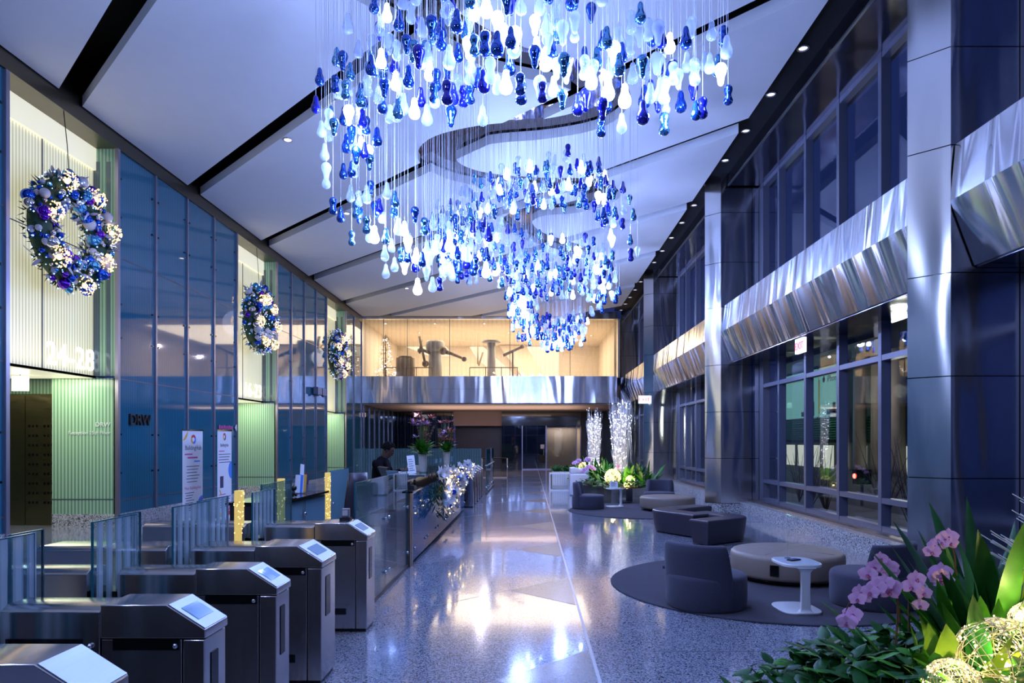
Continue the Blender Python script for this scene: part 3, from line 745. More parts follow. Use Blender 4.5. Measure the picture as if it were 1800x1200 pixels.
turnstile(4.905, .36, 'turnstile cabinet second from the reception glass fence', g, wide=.5)
tl = turnstile(6.27, .34, 'turnstile cabinet right beside the reception glass fence', g, wide=.05)
for i, (z, w) in enumerate(((18.1, 'nearest'), (19.0, 'second'), (19.9, 'middle'), (20.8, 'fourth'), (21.7, 'last'))):
    turnstile(z, .26, '%s cabinet of the far turnstile row beyond the flower garland' % w, 'far turnstile row', screen=i == 0)
# fixed fluted fence behind the last near turnstile and gold reflections built as posts
def fence(name, pts, z1, mat, label, z0=.05, n=1):
    """upright glass along the floor line pts[0]..pts[1], n sheets, with edge strips and bolts"""
    (x0, y0), (x1, y1) = pts
    t = thing(name, label, 'glass screen', ((x0+x1)/2, (y0+y1)/2, 0))
    d = Vector((x1-x0, y1-y0)); L = d.length; d /= L; nrm = Vector((-d.y, d.x))*.007
    for k in range(n):
        a = Vector((x0, y0))+d*(L*k/n+.006); b = Vector((x0, y0))+d*(L*(k+1)/n-.006)
        mm = mat if isinstance(mat, str) else mat[k % len(mat)]
        p = MB().prism([tuple(a-nrm), tuple(b-nrm), tuple(b+nrm), tuple(a+nrm)], z0, z1).build('glass_sheet', mm, t, world=True)
        ed = MB(); e = d*.006
        for q in (a-e, b): ed.prism([tuple(q-nrm), tuple(q+e-nrm), tuple(q+e+nrm), tuple(q+nrm)], z0, z1+.004)
        ed.prism([tuple(a-nrm), tuple(b-nrm), tuple(b+nrm), tuple(a+nrm)], z1, z1+.004)
        ed.build('glass_edge', 'glassedge', p, world=True)
        bo = MB()
        for q in (a+d*.09, b-d*.09):
            for z in (z0+.18, z0+(z1-z0)*.62):
                for s in (-1, 1):
                    w = Vector((-d.y, d.x))*s*.022; bo.ball((q.x+w.x, q.y+w.y, z), .02, 8, 5)
        bo.build('bolt', 'chrome', p, world=True)
    MB().prism([tuple(Vector((x0, y0))-nrm*2.5), tuple(Vector((x1, y1))-nrm*2.5), tuple(Vector((x1, y1))+nrm*2.5), tuple(Vector((x0, y0))+nrm*2.5)], 0, z0).build('floor_channel', 'frame_dark', t, world=True)
    return t
fence('glass_fence', [(-1.70, 6.64), (-1.70, 9.46)], 1.345, ['screen_fl', 'screen_clear'], 'glass fence of one fluted and one clear sheet before the reception counter', n=2)
fence('glass_fence', [(-2.62, 6.66), (-2.62, 7.5)], 1.33, 'screen_fl', 'short fluted glass fence between two gold reflections behind the last turnstile')
fence('glass_fence', [(-2.92, 9.98), (-2.92, 11.0)], 1.32, 'screen_milky', 'tall milky glass sheet left of the purple office chair')
fence('glass_fence', [(-5.8, 22.6), (-1.6, 22.6)], 1.52, 'screen_fl', 'long fluted glass screen closing off the far end of the reception area', n=4)
fence('glass_fence', [(-1.45, 22.7), (-1.45, 27.5)], 1.5, 'screen_clear', 'clear glass fence running back from the far turnstiles', n=5)
for x, y, h, lab in ((-2.68, 6.30, 1.30, 'gold reflection built as a post nearest the row of turnstiles'), (-2.76, 7.58, 1.34, 'gold reflection built as a post at the far end of the short fluted fence'), (-2.94, 9.94, 1.30, 'gold reflection built as a post beside the milky glass sheet')):
    t = thing('glint_post', lab, 'glint', (x, y, 0))  # lights reflected on glass edges, given shape as glowing posts
    MB().box(-.035, -.03, 0, .035, .03, h).build('shaft', 'gold', t, bevel=.004)
    m = MB()
    for k in range(60): m.dot((R.choice((-.037, .037)), R.uniform(-.03, .03), R.uniform(.3, h-.02)), .006)
    for k in range(40): m.dot((R.uniform(-.035, .035), -.032, R.uniform(.3, h-.02)), .006)
    m.build('fairy_light', 'warmled_dim', t)['kind'] = 'stuff'  # glowing dots for the sparkle of the reflection
    MB().box(-.05, -.045, 0, .05, .045, .03).build('foot', 'frame_dark', t)

# ================================================================== RECEPTION
t = thing('service_counter', 'low counter with a dark top and milky blue glass front behind the turnstiles', 'counter', (-3.2, 8.8, 0))
MB().box(-.30, -.95, 1.02, .32, 1.0, 1.05).build('top', 'blackgloss', t)
MB().box(-.26, -.92, .04, .24, .97, 1.02).build('body', 'frame_dark', t)
for a in (-.92, .03): MB().box(.262, a, .06, .275, a+.93, 1.0).build('front_glass', 'screen_milky', t)
MB().box(.25, .01, .08, .30, .03, 1.0).ball((.295, .02, .82), .025, 8, 6).build('clamp', 'chrome', t)
t = thing('brochure_holder', 'clear brochure holder full of leaflets on the low dark counter', 'brochure holder', (-3.08, 9.35, 1.05))
MB().box(-.09, -.2, 0, .09, .2, .012).box(.08, -.2, 0, .088, .2, .12).box(-.09, -.2, 0, -.082, .2, .2).build('tray', 'acrylic', t)
for k in range(5):
    m = MB(); m.box(-.055, -.006, 0, .055, .006, .24 if k != 2 else .38)
    o = m.build('leaflet', ['paper', 'bluep', 'paper', 'orange', 'ink'][k], t, loc=(-.05, -.16+.08*k, .012)); o.rotation_euler = (0, .12, R.uniform(1.1, 1.6))
t = thing('desk_ornament', 'small dark figure sitting on the edge of the low counter', 'ornament', (-3.0, 8.55, 1.05))
MB().ball((0,0,.055), .055, 10, 7, (1.2,1,1)).ball((.05,0,.12), .035, 10, 6).tube([(0,.03,.06),(.05,.09,.02)], .018, 6).build('figure', 'blackplastic', t)
# main reception counter
t = thing('reception_counter', 'long reception counter faced with dark blue glass and hung with a garland', 'counter', (-1.95, 13.4, 0))
MB().box(-2.30, 9.62, .06, -1.70, 17.4, 1.02).build('carcass', 'frame_dark', t, world=True)
for k in range(6):
    a = 9.72+1.28*k
    p = MB().box(-1.685, a, .05, -1.665, a+1.265, 1.03).build('front_panel', 'deskblue', t, world=True)
    bo = MB()
    for y in (a+.12, a+1.14):
        for z in (.22, .80): bo.ball((-1.655, y, z), .022, 8, 5)
    bo.build('bolt', 'chrome', p, world=True)
MB().box(-1.85, 9.50, 0, -1.66, 9.60, 1.03).box(-1.69, 9.60, 0, -1.655, 9.68, 1.03).build('end_post', 'bronzepost', t, world=True)
MB().box(-2.15, 9.44, 0, -1.86, 9.56, 1.03).build('end_panel', 'blackgloss', t, world=True)
MB().box(-2.30, 9.46, 1.035, -1.62, 10.45, 1.06).build('lower_shelf', 'blackgloss', t, world=True)
MB().box(-2.22, 10.40, 1.215, -1.60, 17.45, 1.24).build('glass_top', 'desktop', t, world=True)
m = MB()
for y in (10.5, 12.3, 14.1, 15.9, 17.3): m.box(-1.78, y-.015, 1.02, -1.75, y+.015, 1.215).box(-2.1, y-.015, 1.02, -2.07, y+.015, 1.215)
m.build('stand_off', 'chrome', t, world=True)
t = thing('desk_monitor', 'tilted black desk monitor seen from behind at the counter end', 'monitor', (-1.98, 9.95, 1.06))
m = MB().box(-.02, -.24, .05, .015, .24, .36).build('screen', 'blackplastic', t); m.rotation_euler = (0, -.45, .5)
MB().box(-.09, -.09, 0, .09, .09, .012).box(-.015, -.02, .012, .015, .02, .18).build('stand', 'blackplastic', t)
t = thing('tablet_stand', 'silver edged tablet propped up at the very end of the counter', 'tablet', (-1.86, 9.62, 1.06))
m = MB().box(-.008, -.12, 0, .008, .12, .30).build('tablet', 'chrome', t); m.rotation_euler = (0, -.35, .9)
MB().box(-.07, -.05, 0, .10, .05, .01).build('foot', 'blackplastic', t)
t = thing('desk_telephone', 'black desk telephone behind the counter monitor', 'telephone', (-1.80, 10.22, 1.06))
MB().prism_y([(-.09,0),(.09,0),(.09,.03),(-.09,.08)], -.1, .1).build('base', 'blackplastic', t)
MB().box(-.03, -.10, .07, .02, .10, .10).build('handset', 'blackplastic', t, bevel=.01)
t = thing('sign_card', 'tall white card leaning on the glass top before the first vase', 'sign', (-1.86, 10.85, 1.24))
o = MB().box(-.06, -.006, 0, .06, .006, .30).build('card', 'paper', t); o.rotation_euler = (-.25, -.12, .2)
m = MB()
for k in range(6): m.box(-.042, -.0085, .05+.036*k, .035-.015*(k % 2), -.0065, .058+.036*k)
o2 = m.build('print_mark', 'ink', o)
t = thing('open_binder', 'open binder of pale pages lying on the counter in front of the person', 'binder', (-2.02, 11.2, 1.24))
o = MB().box(-.14, -.22, 0, .14, .0, .02).build('left_pages', 'paper', t); o.rotation_euler = (.06, 0, 0)
o = MB().box(-.14, .0, 0, .14, .22, .02).build('right_pages', 'paper', t); o.rotation_euler = (-.06, 0, 0)
t = thing('tissue_box', 'small pale carton beside the sign card on the counter', 'carton', (-2.0, 11.75, 1.24))
MB().box(-.10, -.07, 0, .10, .07, .10).build('carton', 'beige', t, bevel=.004)
t = thing('turnstile_reader', 'small grey card reader standing on the turnstile nearest the fence', 'card reader', (-1.75, 6.5, 1.0))
MB().box(-.035, -.03, .03, .035, .03, .115).build('housing', 'mullion', t, bevel=.006); MB().box(-.05, -.04, 0, .05, .04, .03).build('foot', 'blackplastic', t); MB().box(-.025, -.032, .05, .025, -.03, .10).build('label', 'paper', t)
# tall flower arrangements
def arrangement(x, y, label, h):
    t = thing('flower_vase', label, 'flower arrangement', (x, y, 1.24))
    MB().lathe([(.055,0),(.062,.02),(.072,.26),(.078,.30),(.068,.30),(.06,.28)], n=16).build('vase', 'vase', t)
    m = MB()
    for k in range(46):
        a = R.uniform(0, 2*pi); m.blade((0,0,.27+R.uniform(0,.12)), a, R.uniform(.1, 1.2), R.uniform(.16, .30), .09, R.uniform(.4, 1.2), 5)
    m.build('leaves', 'leafm', t)
    m = MB()
    for k in range(7):
        a = R.uniform(0, 2*pi); q = R.uniform(.02, .10); m.tube([(0,0,.28), (cos(a)*q*.6, sin(a)*q*.6, h*.6), (cos(a)*q, sin(a)*q, h*R.uniform(.8, 1))], [.014, .012, .006], 5)
    m.build('stems', 'stemm', t)
    for k in range(16):
        m = MB(); a = R.uniform(0, 2*pi); z = h*R.uniform(.5, 1.0); q = R.uniform(.06, .16)
        for j in range(7): m.blade((0,0,0), 2*pi*j/7, R.uniform(.1, .9), R.uniform(.08, .14), .034, .5, 4)
        m.build('flower', 'coral' if k % 3 else 'petal', t, loc=(cos(a)*q, sin(a)*q, z))
    m = MB()
    for k in range(5):
        a = R.uniform(0, 2*pi); m.tube([(0,0,.3), (cos(a)*.1, sin(a)*.1, h*.55), (cos(a)*.2, sin(a)*.2, h*.8)], [.006, .005, .003], 4)
        for j in range(5): m.ball((cos(a)*(.1+.02*j), sin(a)*(.1+.02*j), h*(.55+.05*j)), .013, 6, 4, (1,1,1.6))
    m.build('bud_sprays', 'bark', t)
arrangement(-1.76, 11.25, 'tall coral flower arrangement in a stone vase nearer the person', .98)
arrangement(-1.74, 14.3, 'tall coral flower arrangement in a stone vase at the far end of the counter', .98)
# flower garland along the counter front
def petals(r, n, mat_rows=2):
    m = MB()
    for row in range(mat_rows):
        for j in range(n):
            m.blade((0,0,0), 2*pi*j/n+row*.4, .25+.6*row, r*(1-.25*row), r*.55, .5, 4)
    return m
fl_mesh = petals(.13, 7).mesh('white_flower', ['whitep'])
ball_mesh = MB().ball((0,0,0), 1, 14, 9).mesh('bauble', ['b_blue'])
t = thing('garland', 'lit garland of white flowers and blue baubles hung on the counter front', 'garland', (-1.58, 13.7, 1.1))
m = MB()
def gpt():
    u = R.random(); y = -2.3+u*5.0
    zt = .14; zb = -.62+.10*(u-.1)*5 if u > .15 else -.62
    return Vector((R.uniform(.0, .14), y, R.uniform(zb+.12*u, zt)))
for k in range(1500):
    p = gpt(); m.blade((p.x-.03, p.y, p.z), R.uniform(-1.4, 1.4), R.uniform(-1.0, .9), R.uniform(.10, .20), .03, .6, 3)
m.build('fir_greenery', 'needles', t)
for k in range(95):
    p = gpt(); o = bpy.data.objects.new('white_flower', fl_mesh); col.objects.link(o); o.parent = t; o.location = p+Vector((.07, 0, 0))
    o.rotation_euler = (R.uniform(-.4, .4), pi/2+R.uniform(-.5, .3), R.uniform(-.7, .7)); s = R.uniform(.8, 1.25); o.scale = (s, s, s)
for k in range(16):
    p = gpt(); o = bpy.data.objects.new('bauble', ball_mesh); col.objects.link(o); o.parent = t; o.location = p+Vector((.12, 0, 0)); s = R.uniform(.04, .06); o.scale = (s, s, s)
m = MB()
for k in range(110): p = gpt(); m.dot((p.x+.12, p.y, p.z), .012)
m.build('fairy_light', 'warmled', t)['kind'] = 'stuff'
for p in ((.19, -1.9, -.02), (.19, -1.1, .03), (.19, -2.1, -.27)):
    MB().ball((0,0,0), .03, 8, 6).build('lamp', 'lamp_warm', t, loc=p)
# office chairs
def office_chair(x, y, rz, label):
    t = thing('office_chair', label, 'office chair', (x, y, 0), rz)
    m = MB()
    for k in range(5):
        a = 2*pi*k/5; m.tube([(0,0,.09), (cos(a)*.30, sin(a)*.30, .06)], [.025, .018], 6); m.ball((cos(a)*.30, sin(a)*.30, .03), .03, 8, 6)
    m.build('base', 'blackplastic', t); MB().lathe([(.03,.08),(.025,.45)], n=10).build('gas_lift', 'chrome', t)
    MB().box(-.24, -.24, .45, .24, .24, .53).build('seat', 'fab', t, bevel=.04)
    m = MB(); P = [(-.23, z) for z in (.60, .75, .95, 1.15, 1.32)]
    vs = []; fs = []
    for i, z in enumerate((.58, .72, .88, 1.04, 1.20, 1.36)):
        xx = -.25-.04*sin((z-.58)*4)+(z-.58)*(-.12); w = .22-.03*abs(i-2.5)
        for q in (-1, -.5, 0, .5, 1): vs.append((xx+.05*q*q, w*q, z))
        for q in (-1, -.5, 0, .5, 1): vs.append((xx+.05*q*q-.045, w*q, z))
    for i in range(5):
        for j in range(4):
            a = i*10+j; fs.append((a, a+1, a+11, a+10)); a += 5; fs.append((a, a+10, a+11, a+1))
        for s0, s1 in ((0, 5), (9, 4)): a = i*10; fs.append((a+s0, a+s0+10, a+s1+10, a+s1))
    fs += [(0,5,6,1),(1,6,7,2),(2,7,8,3),(3,8,9,4)]; a = 50; fs += [(a,a+1,a+6,a+5),(a+1,a+2,a+7,a+6),(a+2,a+3,a+8,a+7),(a+3,a+4,a+9,a+8)]
    m.add(vs, fs, True); m.build('backrest', 'darkleather', t)
    MB().tube([(-.18,0,.48),(-.30,0,.55),(-.31,0,.75)], .022, 6).build('back_bracket', 'blackplastic', t)
office_chair(-2.42, 8.7, radians(150), 'dark purple office chair behind the glass fence')

# ---- person behind the counter
def figure(x, y, rz):
    t = thing('person', 'person in a black jacket standing behind the counter looking down', 'person', (x, y, 0), rz)
    J = {}; V = []; E = []; RD = []
    def j(n, p, r, par=None):
        J[n] = len(V); V.append(p); RD.append(r)
        if par is not None: E.append((J[par], J[n]))
    j('pel', (0,0,.95), (.16,.12)); j('waist', (.0,0,1.10), (.15,.11), 'pel'); j('chest', (.03,0,1.28), (.18,.125), 'waist'); j('nb', (.05,0,1.42), (.10,.085), 'chest'); j('neck', (.085,0,1.49), (.055,.055), 'nb')
    for s, n in ((1, 'l'), (-1, 'r')):
        j(n+'sh', (.04, .17*s, 1.38), (.075,.075), 'nb'); j(n+'el', (.16, .23*s, 1.16), (.055,.055), n+'sh'); j(n+'wr', (.44, .13*s, 1.285), (.036,.036), n+'el')
        j(n+'hip', (0,.09*s,.88), (.10,.10), 'pel'); j(n+'kn', (.02,.10*s,.48), (.065,.065), n+'hip'); j(n+'an', (0,.10*s,.08), (.045,.045), n+'kn'); j(n+'toe', (.16,.11*s,.04), (.035,.03), n+'an')
    me = bpy.data.meshes.new('jacket'); me.from_pydata(V, E, []); me.update()
    o = bpy.data.objects.new('clothing', me); col.objects.link(o); o.parent = t; me.materials.append(MT['suit'])
    sk = o.modifiers.new('Skin', 'SKIN')
    for i, r in enumerate(RD): me.skin_vertices[0].data[i].radius = r; me.skin_vertices[0].data[i].use_root = i == 0
    ss = o.modifiers.new('Sub', 'SUBSURF'); ss.levels = ss.render_levels = 2
    me.polygons.foreach_set('use_smooth', [True]*len(me.polygons)); sk.use_smooth_shade = True
    # head and hands: one body mesh
    b = MB(); n = 18; hc = Vector((.145, 0, 1.60))
    prof = [(.045,-.13),(.058,-.10),(.068,-.07),(.076,-.03),(.082,.01),(.085,.05),(.080,.085),(.062,.112),(.03,.126)]
    k0 = len(b.v)
    vs = []; fs = []
    for r, z in prof:
        for k in range(n):
            a = 2*pi*k/n; xx = r*cos(a)*1.16; yy = r*sin(a)*.90
            if cos(a) > .3 and z < .0: xx += .008*cos(a)
            if abs(sin(a)) < .2 and cos(a) > 0 and -.045 < z < .02: xx += .014
            if .25 < abs(sin(a)) < .6 and cos(a) > 0 and -.01 < z < .03: xx -= .008
            vs.append((xx, yy, z))
    for i in range(len(prof)-1):
        for k in range(n): k2 = (k+1) % n; fs.append((i*n+k, i*n+k2, (i+1)*n+k2, (i+1)*n+k))
    fs.append(tuple(range(n))[::-1]); fs.append(tuple(range((len(prof)-1)*n, len(prof)*n)))
    b.add(vs, fs, True)
    b.tube([(.092,0,-.005),(.112,0,-.03),(.098,0,-.042)], [.009,.014,.008], 6)                     # nose
    b.tube([(.093,-.022,-.068),(.100,0,-.066),(.093,.022,-.068)], .007, 6)                          # mouth
    for s in (-1, 1): b.ball((0,.078*s,0), .022, 8, 6, (.9,.35,1.4))                               # ears
    tilt = Matrix.Translation(hc) @ Matrix.Rotation(radians(28), 4, 'Y')
    b.xf(tilt, k0)
    b.tube([(.08,0,1.45),(.125,0,1.53)], [.052,.05], 10)
    for s in (-1, 1):
        w = Vector((.44, .13*s, 1.285)); b.ball((w.x+.055, w.y-.008*s, w.z-.004), .042, 8, 6, (1.15,.85,.42))
        for q in range(4):
            yy = w.y+(-.028+.019*q); ln = (.055, .068, .072, .06)[q] if s > 0 else (.06, .072, .068, .055)[q]
            b.tube([(w.x+.09, yy, w.z), (w.x+.09+ln*.55, yy, w.z+.006), (w.x+.09+ln*.9, yy, w.z-.02)], [.0095,.0088,.007], 6)
        b.tube([(w.x+.03, w.y-.03*s, w.z), (w.x+.07, w.y-.055*s, w.z-.005), (w.x+.095, w.y-.052*s, w.z-.018)], [.0115,.010,.008], 6)
        b.tube([(w.x-.05, w.y+.015*s, w.z-.012), (w.x+.03, w.y, w.z)], [.03,.028], 8)
    for s in (-1, 1):                                                                              # arms inside the sleeves, so the body is one surface
        b.tube([(.08,0,1.47), (.055,.05*s,1.41), (.04,.16*s,1.38), (.16,.23*s,1.16), (.44,.13*s,1.285)], [.045,.045,.04,.03,.028], 8)
    bo = b.build('body', 'skin', t); rmd = bo.modifiers.new('Remesh', 'REMESH'); rmd.mode = 'VOXEL'; rmd.voxel_size = .005; rmd.use_smooth_shade = True
    bpy.context.view_layer.update(); one = bpy.data.meshes.new_from_object(bo.evaluated_get(bpy.context.evaluated_depsgraph_get())); bo.modifiers.clear(); bo.data = one
    e = MB()
    for s in (-1, 1): e.ball((.088,.032*s,.012), .010, 8, 6, (.6,1.2,.7))
    e.xf(tilt); e.build('eyes', 'ink', t)
    gl = MB()
    for s in (-1, 1): gl.tube([(.104,.012*s,.022),(.104,.055*s,.022),(.104,.055*s,-.008),(.104,.014*s,-.008),(.104,.012*s,.022)], .003, 4); gl.tube([(.104,.055*s,.018),(.02,.082*s,.022)], .0025, 4)
    gl.xf(tilt); gl.build('glasses', 'blackplastic', t)
    hr = MB()
    for i in range(170):
        a = R.uniform(0, 2*pi); zz = R.uniform(.0, .118)
        if cos(a) > .35 and zz < .075: continue
        if cos(a) > -.1 and zz < .03: continue
        rr = .086*sqrt(max(.02, 1-(zz/.135)**2)); hr.ball((rr*cos(a)*1.2-.004, rr*sin(a)*.98, zz+.012), R.uniform(.017, .026), 6, 4)
    hr.ball((-.01,0,.045), .094, 14, 10, (1.1,.95,1.0)) if False else None
    hr.ball((-.018,0,.052), .088, 14, 10, (1.12,.98,.98)); hr.xf(tilt); hr.build('hair', 'hair', t)
    cl = MB(); cl.tube([(.0,.075,1.455),(.03,.085,1.47),(.09,.05,1.462),(.12,0,1.455),(.09,-.05,1.462),(.03,-.085,1.47),(.0,-.075,1.455)], .022, 6); cl.build('collar', 'suit', t)
figure(-2.54, 11.55, radians(-8))
# ================================================================== LOUNGE
def rug(x, y, label):
    o = MB().lathe([(1.9,0),(1.915,.004),(1.9,.013),(1.88,.016),(.3,.016)], n=72).build('round_rug', 'rug', loc=(x, y, .0005))
    tag(o, label, 'rug', 'round lounge rugs')
rug(2.92, 8.36, 'round charcoal rug under the seating group nearest the viewer')
rug(2.90, 17.30, 'round charcoal rug under the far seating group by the twig planter')
def ottoman(x, y, label, outlet):
    t = thing('ottoman', label, 'ottoman', (x, y, .0165), 0, 'beige ottomans')
    MB().lathe([(.60,0),(.60,.06)], n=48).build('plinth', 'blackgloss', t)
    MB().lathe([(.665,.058),(.685,.07),(.692,.10),(.692,.29),(.685,.32),(.66,.342),(.62,.352),(.3,.357),(.02,.358)], n=64).build('cushion', 'leather', t)
    m = MB()
    for k in range(4):
        a = pi/4+pi/2*k; m.tube([(.02*cos(a), .02*sin(a), .3575), (.6*cos(a), .6*sin(a), .3545)], .0025, 4)
    m.build('seam', 'leather', t)
    if outlet:
        a = radians(-122); o = MB().box(-.005, -.05, -.065, .012, .05, .065).build('power_outlet', 'blackgloss', t, loc=(.69*cos(a), .69*sin(a), .19)); o.rotation_euler = (0, 0, a)
ottoman(3.29, 8.74, 'round beige leather ottoman with a black outlet on the near rug', True)
ottoman(3.50, 17.36, 'round beige leather ottoman on the far rug', False)
def lounge_chair(x, y, face, label):
    """round seat, curved back standing on the rim opposite to FACE (degrees)"""
    t = thing('lounge_chair', label, 'chair', (x, y, .0165), radians(face), 'slate lounge chairs')
    MB().lathe([(.405,0),(.415,.02),(.42,.10),(.42,.31),(.412,.335),(.39,.352),(.3,.362),(.02,.365)], n=48).build('seat', 'fab', t)
    MB().lathe([(.38,-.0),(.38,.012)], n=32).build('base_ring', 'blackgloss', t)
    m = MB(); n = 18; rows = []
    prof = [(.425,.03,66),(.428,.20,66),(.430,.34,65),(.434,.45,62),(.440,.58,58),(.441,.655,55),(.430,.675,54),(.39,.682,53),(.35,.675,54),(.333,.655,55),(.323,.58,58),(.308,.45,62),(.30,.352,65)]
    vs = []; fs = []
    for r, z, hw in prof:
        for k in range(n+1):
            u = -1+2*k/n; a = pi+radians(hw)*u; flat = 1-.10*(1-u*u) if True else 1
            vs.append((r*cos(a)*flat, r*sin(a), z))
    M = len(prof)
    for i in range(M-1):
        for k in range(n): a = i*(n+1)+k; fs.append((a, a+1, a+n+2, a+n+1))
    for k in (0, n): fs.append([i*(n+1)+k for i in range(M)] if k == 0 else [i*(n+1)+k for i in range(M)][::-1])
    m.add(vs, fs, True); m.build('backrest', 'fab', t)
    MB().box(.02, -.012, .30, .03, .012, .33).build('care_tag', 'ink', t, loc=(-.32, .34, .08))
lounge_chair(1.88, 7.27, 48, 'slate lounge chair with its back turned at the aisle side of the near rug')
lounge_chair(3.66, 7.30, 118, 'slate round lounge chair partly hidden behind the orchids')
lounge_chair(1.52, 17.76, -12, 'slate round lounge chair beside the aisle on the far rug')
lounge_chair(3.56, 18.75, -105, 'slate round lounge chair behind the far ottoman')
def side_table(x, y, rz, label, w=.21, L=.26, H=.50):
    t = thing('side_table', label, 'side table', (x, y, .0165), rz, 'white side tables')
    def slabp(z0, z1, g=0):
        pts = []
        for k in range(40):                                 # rounded ends, straighter sides
            a = 2*pi*k/40; ca, sa = cos(a), sin(a); q = .62; pts.append((.01+(L-g)*abs(ca)**q*(1 if ca > 0 else -1), (w-g)*abs(sa)**q*(1 if sa > 0 else -1)))
        return MB().prism(pts, z0, z1)
    slabp(H-.03, H).build('table_top', 'tablewhite', t, bevel=.006); slabp(H, H+.003, .02).build('glass_inlay', 'tableglass', t)
    slabp(0, .02).build('base', 'tablewhite', t, bevel=.006)
    m = MB(); ring = []
    for z, hw, th in ((.018,.10,.05),(.03,.065,.03),(.06,.05,.018),(.25,.047,.016),(H-.08,.05,.018),(H-.05,.065,.03),(H-.028,.10,.05)):
        ring.append([(-L+.05-th, -hw, z), (-L+.05+th, -hw, z), (-L+.05+th, hw, z), (-L+.05-th, hw, z)])
    vs = [v for r in ring for v in r]; fs = [(3,2,1,0), tuple(range(len(vs)-4, len(vs)))]
    for i in range(len(ring)-1):
        for k in range(4): a = i*4; fs.append((a+k, a+(k+1)%4, a+4+(k+1)%4, a+4+k))
    m.add(vs, fs).build('stem', 'tablewhite', t, bevel=.008)
side_table(2.76, 7.06, radians(92), 'white side table with a phone on it beside the near ottoman')
side_table(2.28, 18.2, radians(200), 'white side table with a card on it at the far rug', .2, .22)
t = thing('mobile_phone', 'black phone lying on the near white side table', 'phone', (2.74, 7.08, .5205), .5)
MB().box(-.07, -.035, 0, .07, .035, .012).build('case', 'blackgloss', t, bevel=.004); MB().box(-.06, -.03, .012, .06, .03, .0135).build('screen', 'ink', t)
t = thing('table_card', 'clear upright card holder on the near white side table', 'card holder', (2.72, 7.20, .5205), radians(70))
MB().box(-.05, -.03, 0, .05, .03, .006).box(-.05, -.003, .006, .05, .003, .15).build('holder', 'acrylic', t)
m = MB()
for k in range(5): m.box(-.03, -.0045, .03+.022*k, .03-.012*(k % 2), -.0035, .036+.022*k)
m.build('print_mark', 'paper', t)
t = thing('table_card', 'white upright card on the far white side table', 'card holder', (2.24, 18.2, .5205))
MB().box(-.11, -.004, 0, .11, .004, .17).box(-.11, -.03, 0, .11, .03, .008).build('card', 'paper', t)
m = MB()
for k in range(4): m.box(-.07, -.006, .04+.03*k, .07-.03*(k % 2), -.0045, .05+.03*k)
m.build('print_mark', 'ink', t)
# dark angular benches
def bench(pts, w, label, H=.43):
    t = thing('bench', label, 'bench', (pts[1][0], pts[1][1], 0))
    C = cat_spline([(a, b, 0) for a, b in pts], 8) if False else None
    P = [Vector(p) for p in pts]; n = 10; cl = []
    a, v, b = P
    for k in range(n+1):                                   # rounded elbow
        q = k/n; cl.append((1-q)**2*(v+(a-v)*.28)+2*q*(1-q)*v+q*q*(v+(b-v)*.28))
    cl = [a]+cl+[b]
    def outline(hw, shr):
        Ls, Rs = [], []
        for i, p in enumerate(cl):
            d = (cl[min(i+1, len(cl)-1)]-cl[max(i-1, 0)]).normalized(); nn = Vector((-d.y, d.x))
            p2 = p+d*(shr if i == 0 else -shr if i == len(cl)-1 else 0)
            Ls.append(p2+nn*hw); Rs.append(p2-nn*hw)
        return Rs, Ls
    m = MB(); rings = []
    for hw, shr, z in ((w-.055,.05,.025),(w-.03,.03,.16),(w,0,H-.035),(w-.008,.008,H-.012),(w-.03,.03,H)):
        Rs, Ls = outline(hw, shr); rings.append([(q.x-v.x, q.y-v.y, z) for q in Rs+Ls[::-1]])
    vs = [x for r in rings for x in r]; N_ = len(rings[0]); fs = [tuple(range(N_))[::-1]]
    for i in range(len(rings)-1):
        for k in range(N_): fs.append((i*N_+k, i*N_+(k+1)%N_, (i+1)*N_+(k+1)%N_, (i+1)*N_+k))
    h = N_//2; o = (len(rings)-1)*N_
    for i in range(h-1): fs.append((o+i, o+i+1, o+N_-2-i, o+N_-1-i))
    m.add(vs, fs, False); b_ = m.build('seat_block', 'darkleather', t)
    ft = MB()
    for p in (cl[0]*.85+v*.15, v, cl[-1]*.85+v*.15): ft.lathe([(.03,0),(.03,.03)], (p.x-v.x, p.y-v.y, 0), 10)
    ft.build('feet', 'chrome', t)
    s = MB(); Rs, Ls = outline(w+.001, 0)
    i = 3
    s.tube([(Rs[i].x-v.x, Rs[i].y-v.y, H-.03), (Rs[i].x-v.x, Rs[i].y-v.y, .2)], .003, 4); s.build('seam', 'darkleather', t)
bench([(3.62, 14.25), (2.52, 13.42), (3.14, 12.42)], .23, 'dark leather elbow bench pointing to the aisle, between the two rugs')
bench([(3.22, 12.98), (3.75, 12.15), (2.84, 11.50)], .21, 'dark leather elbow bench pointing to the windows, between the two rugs')

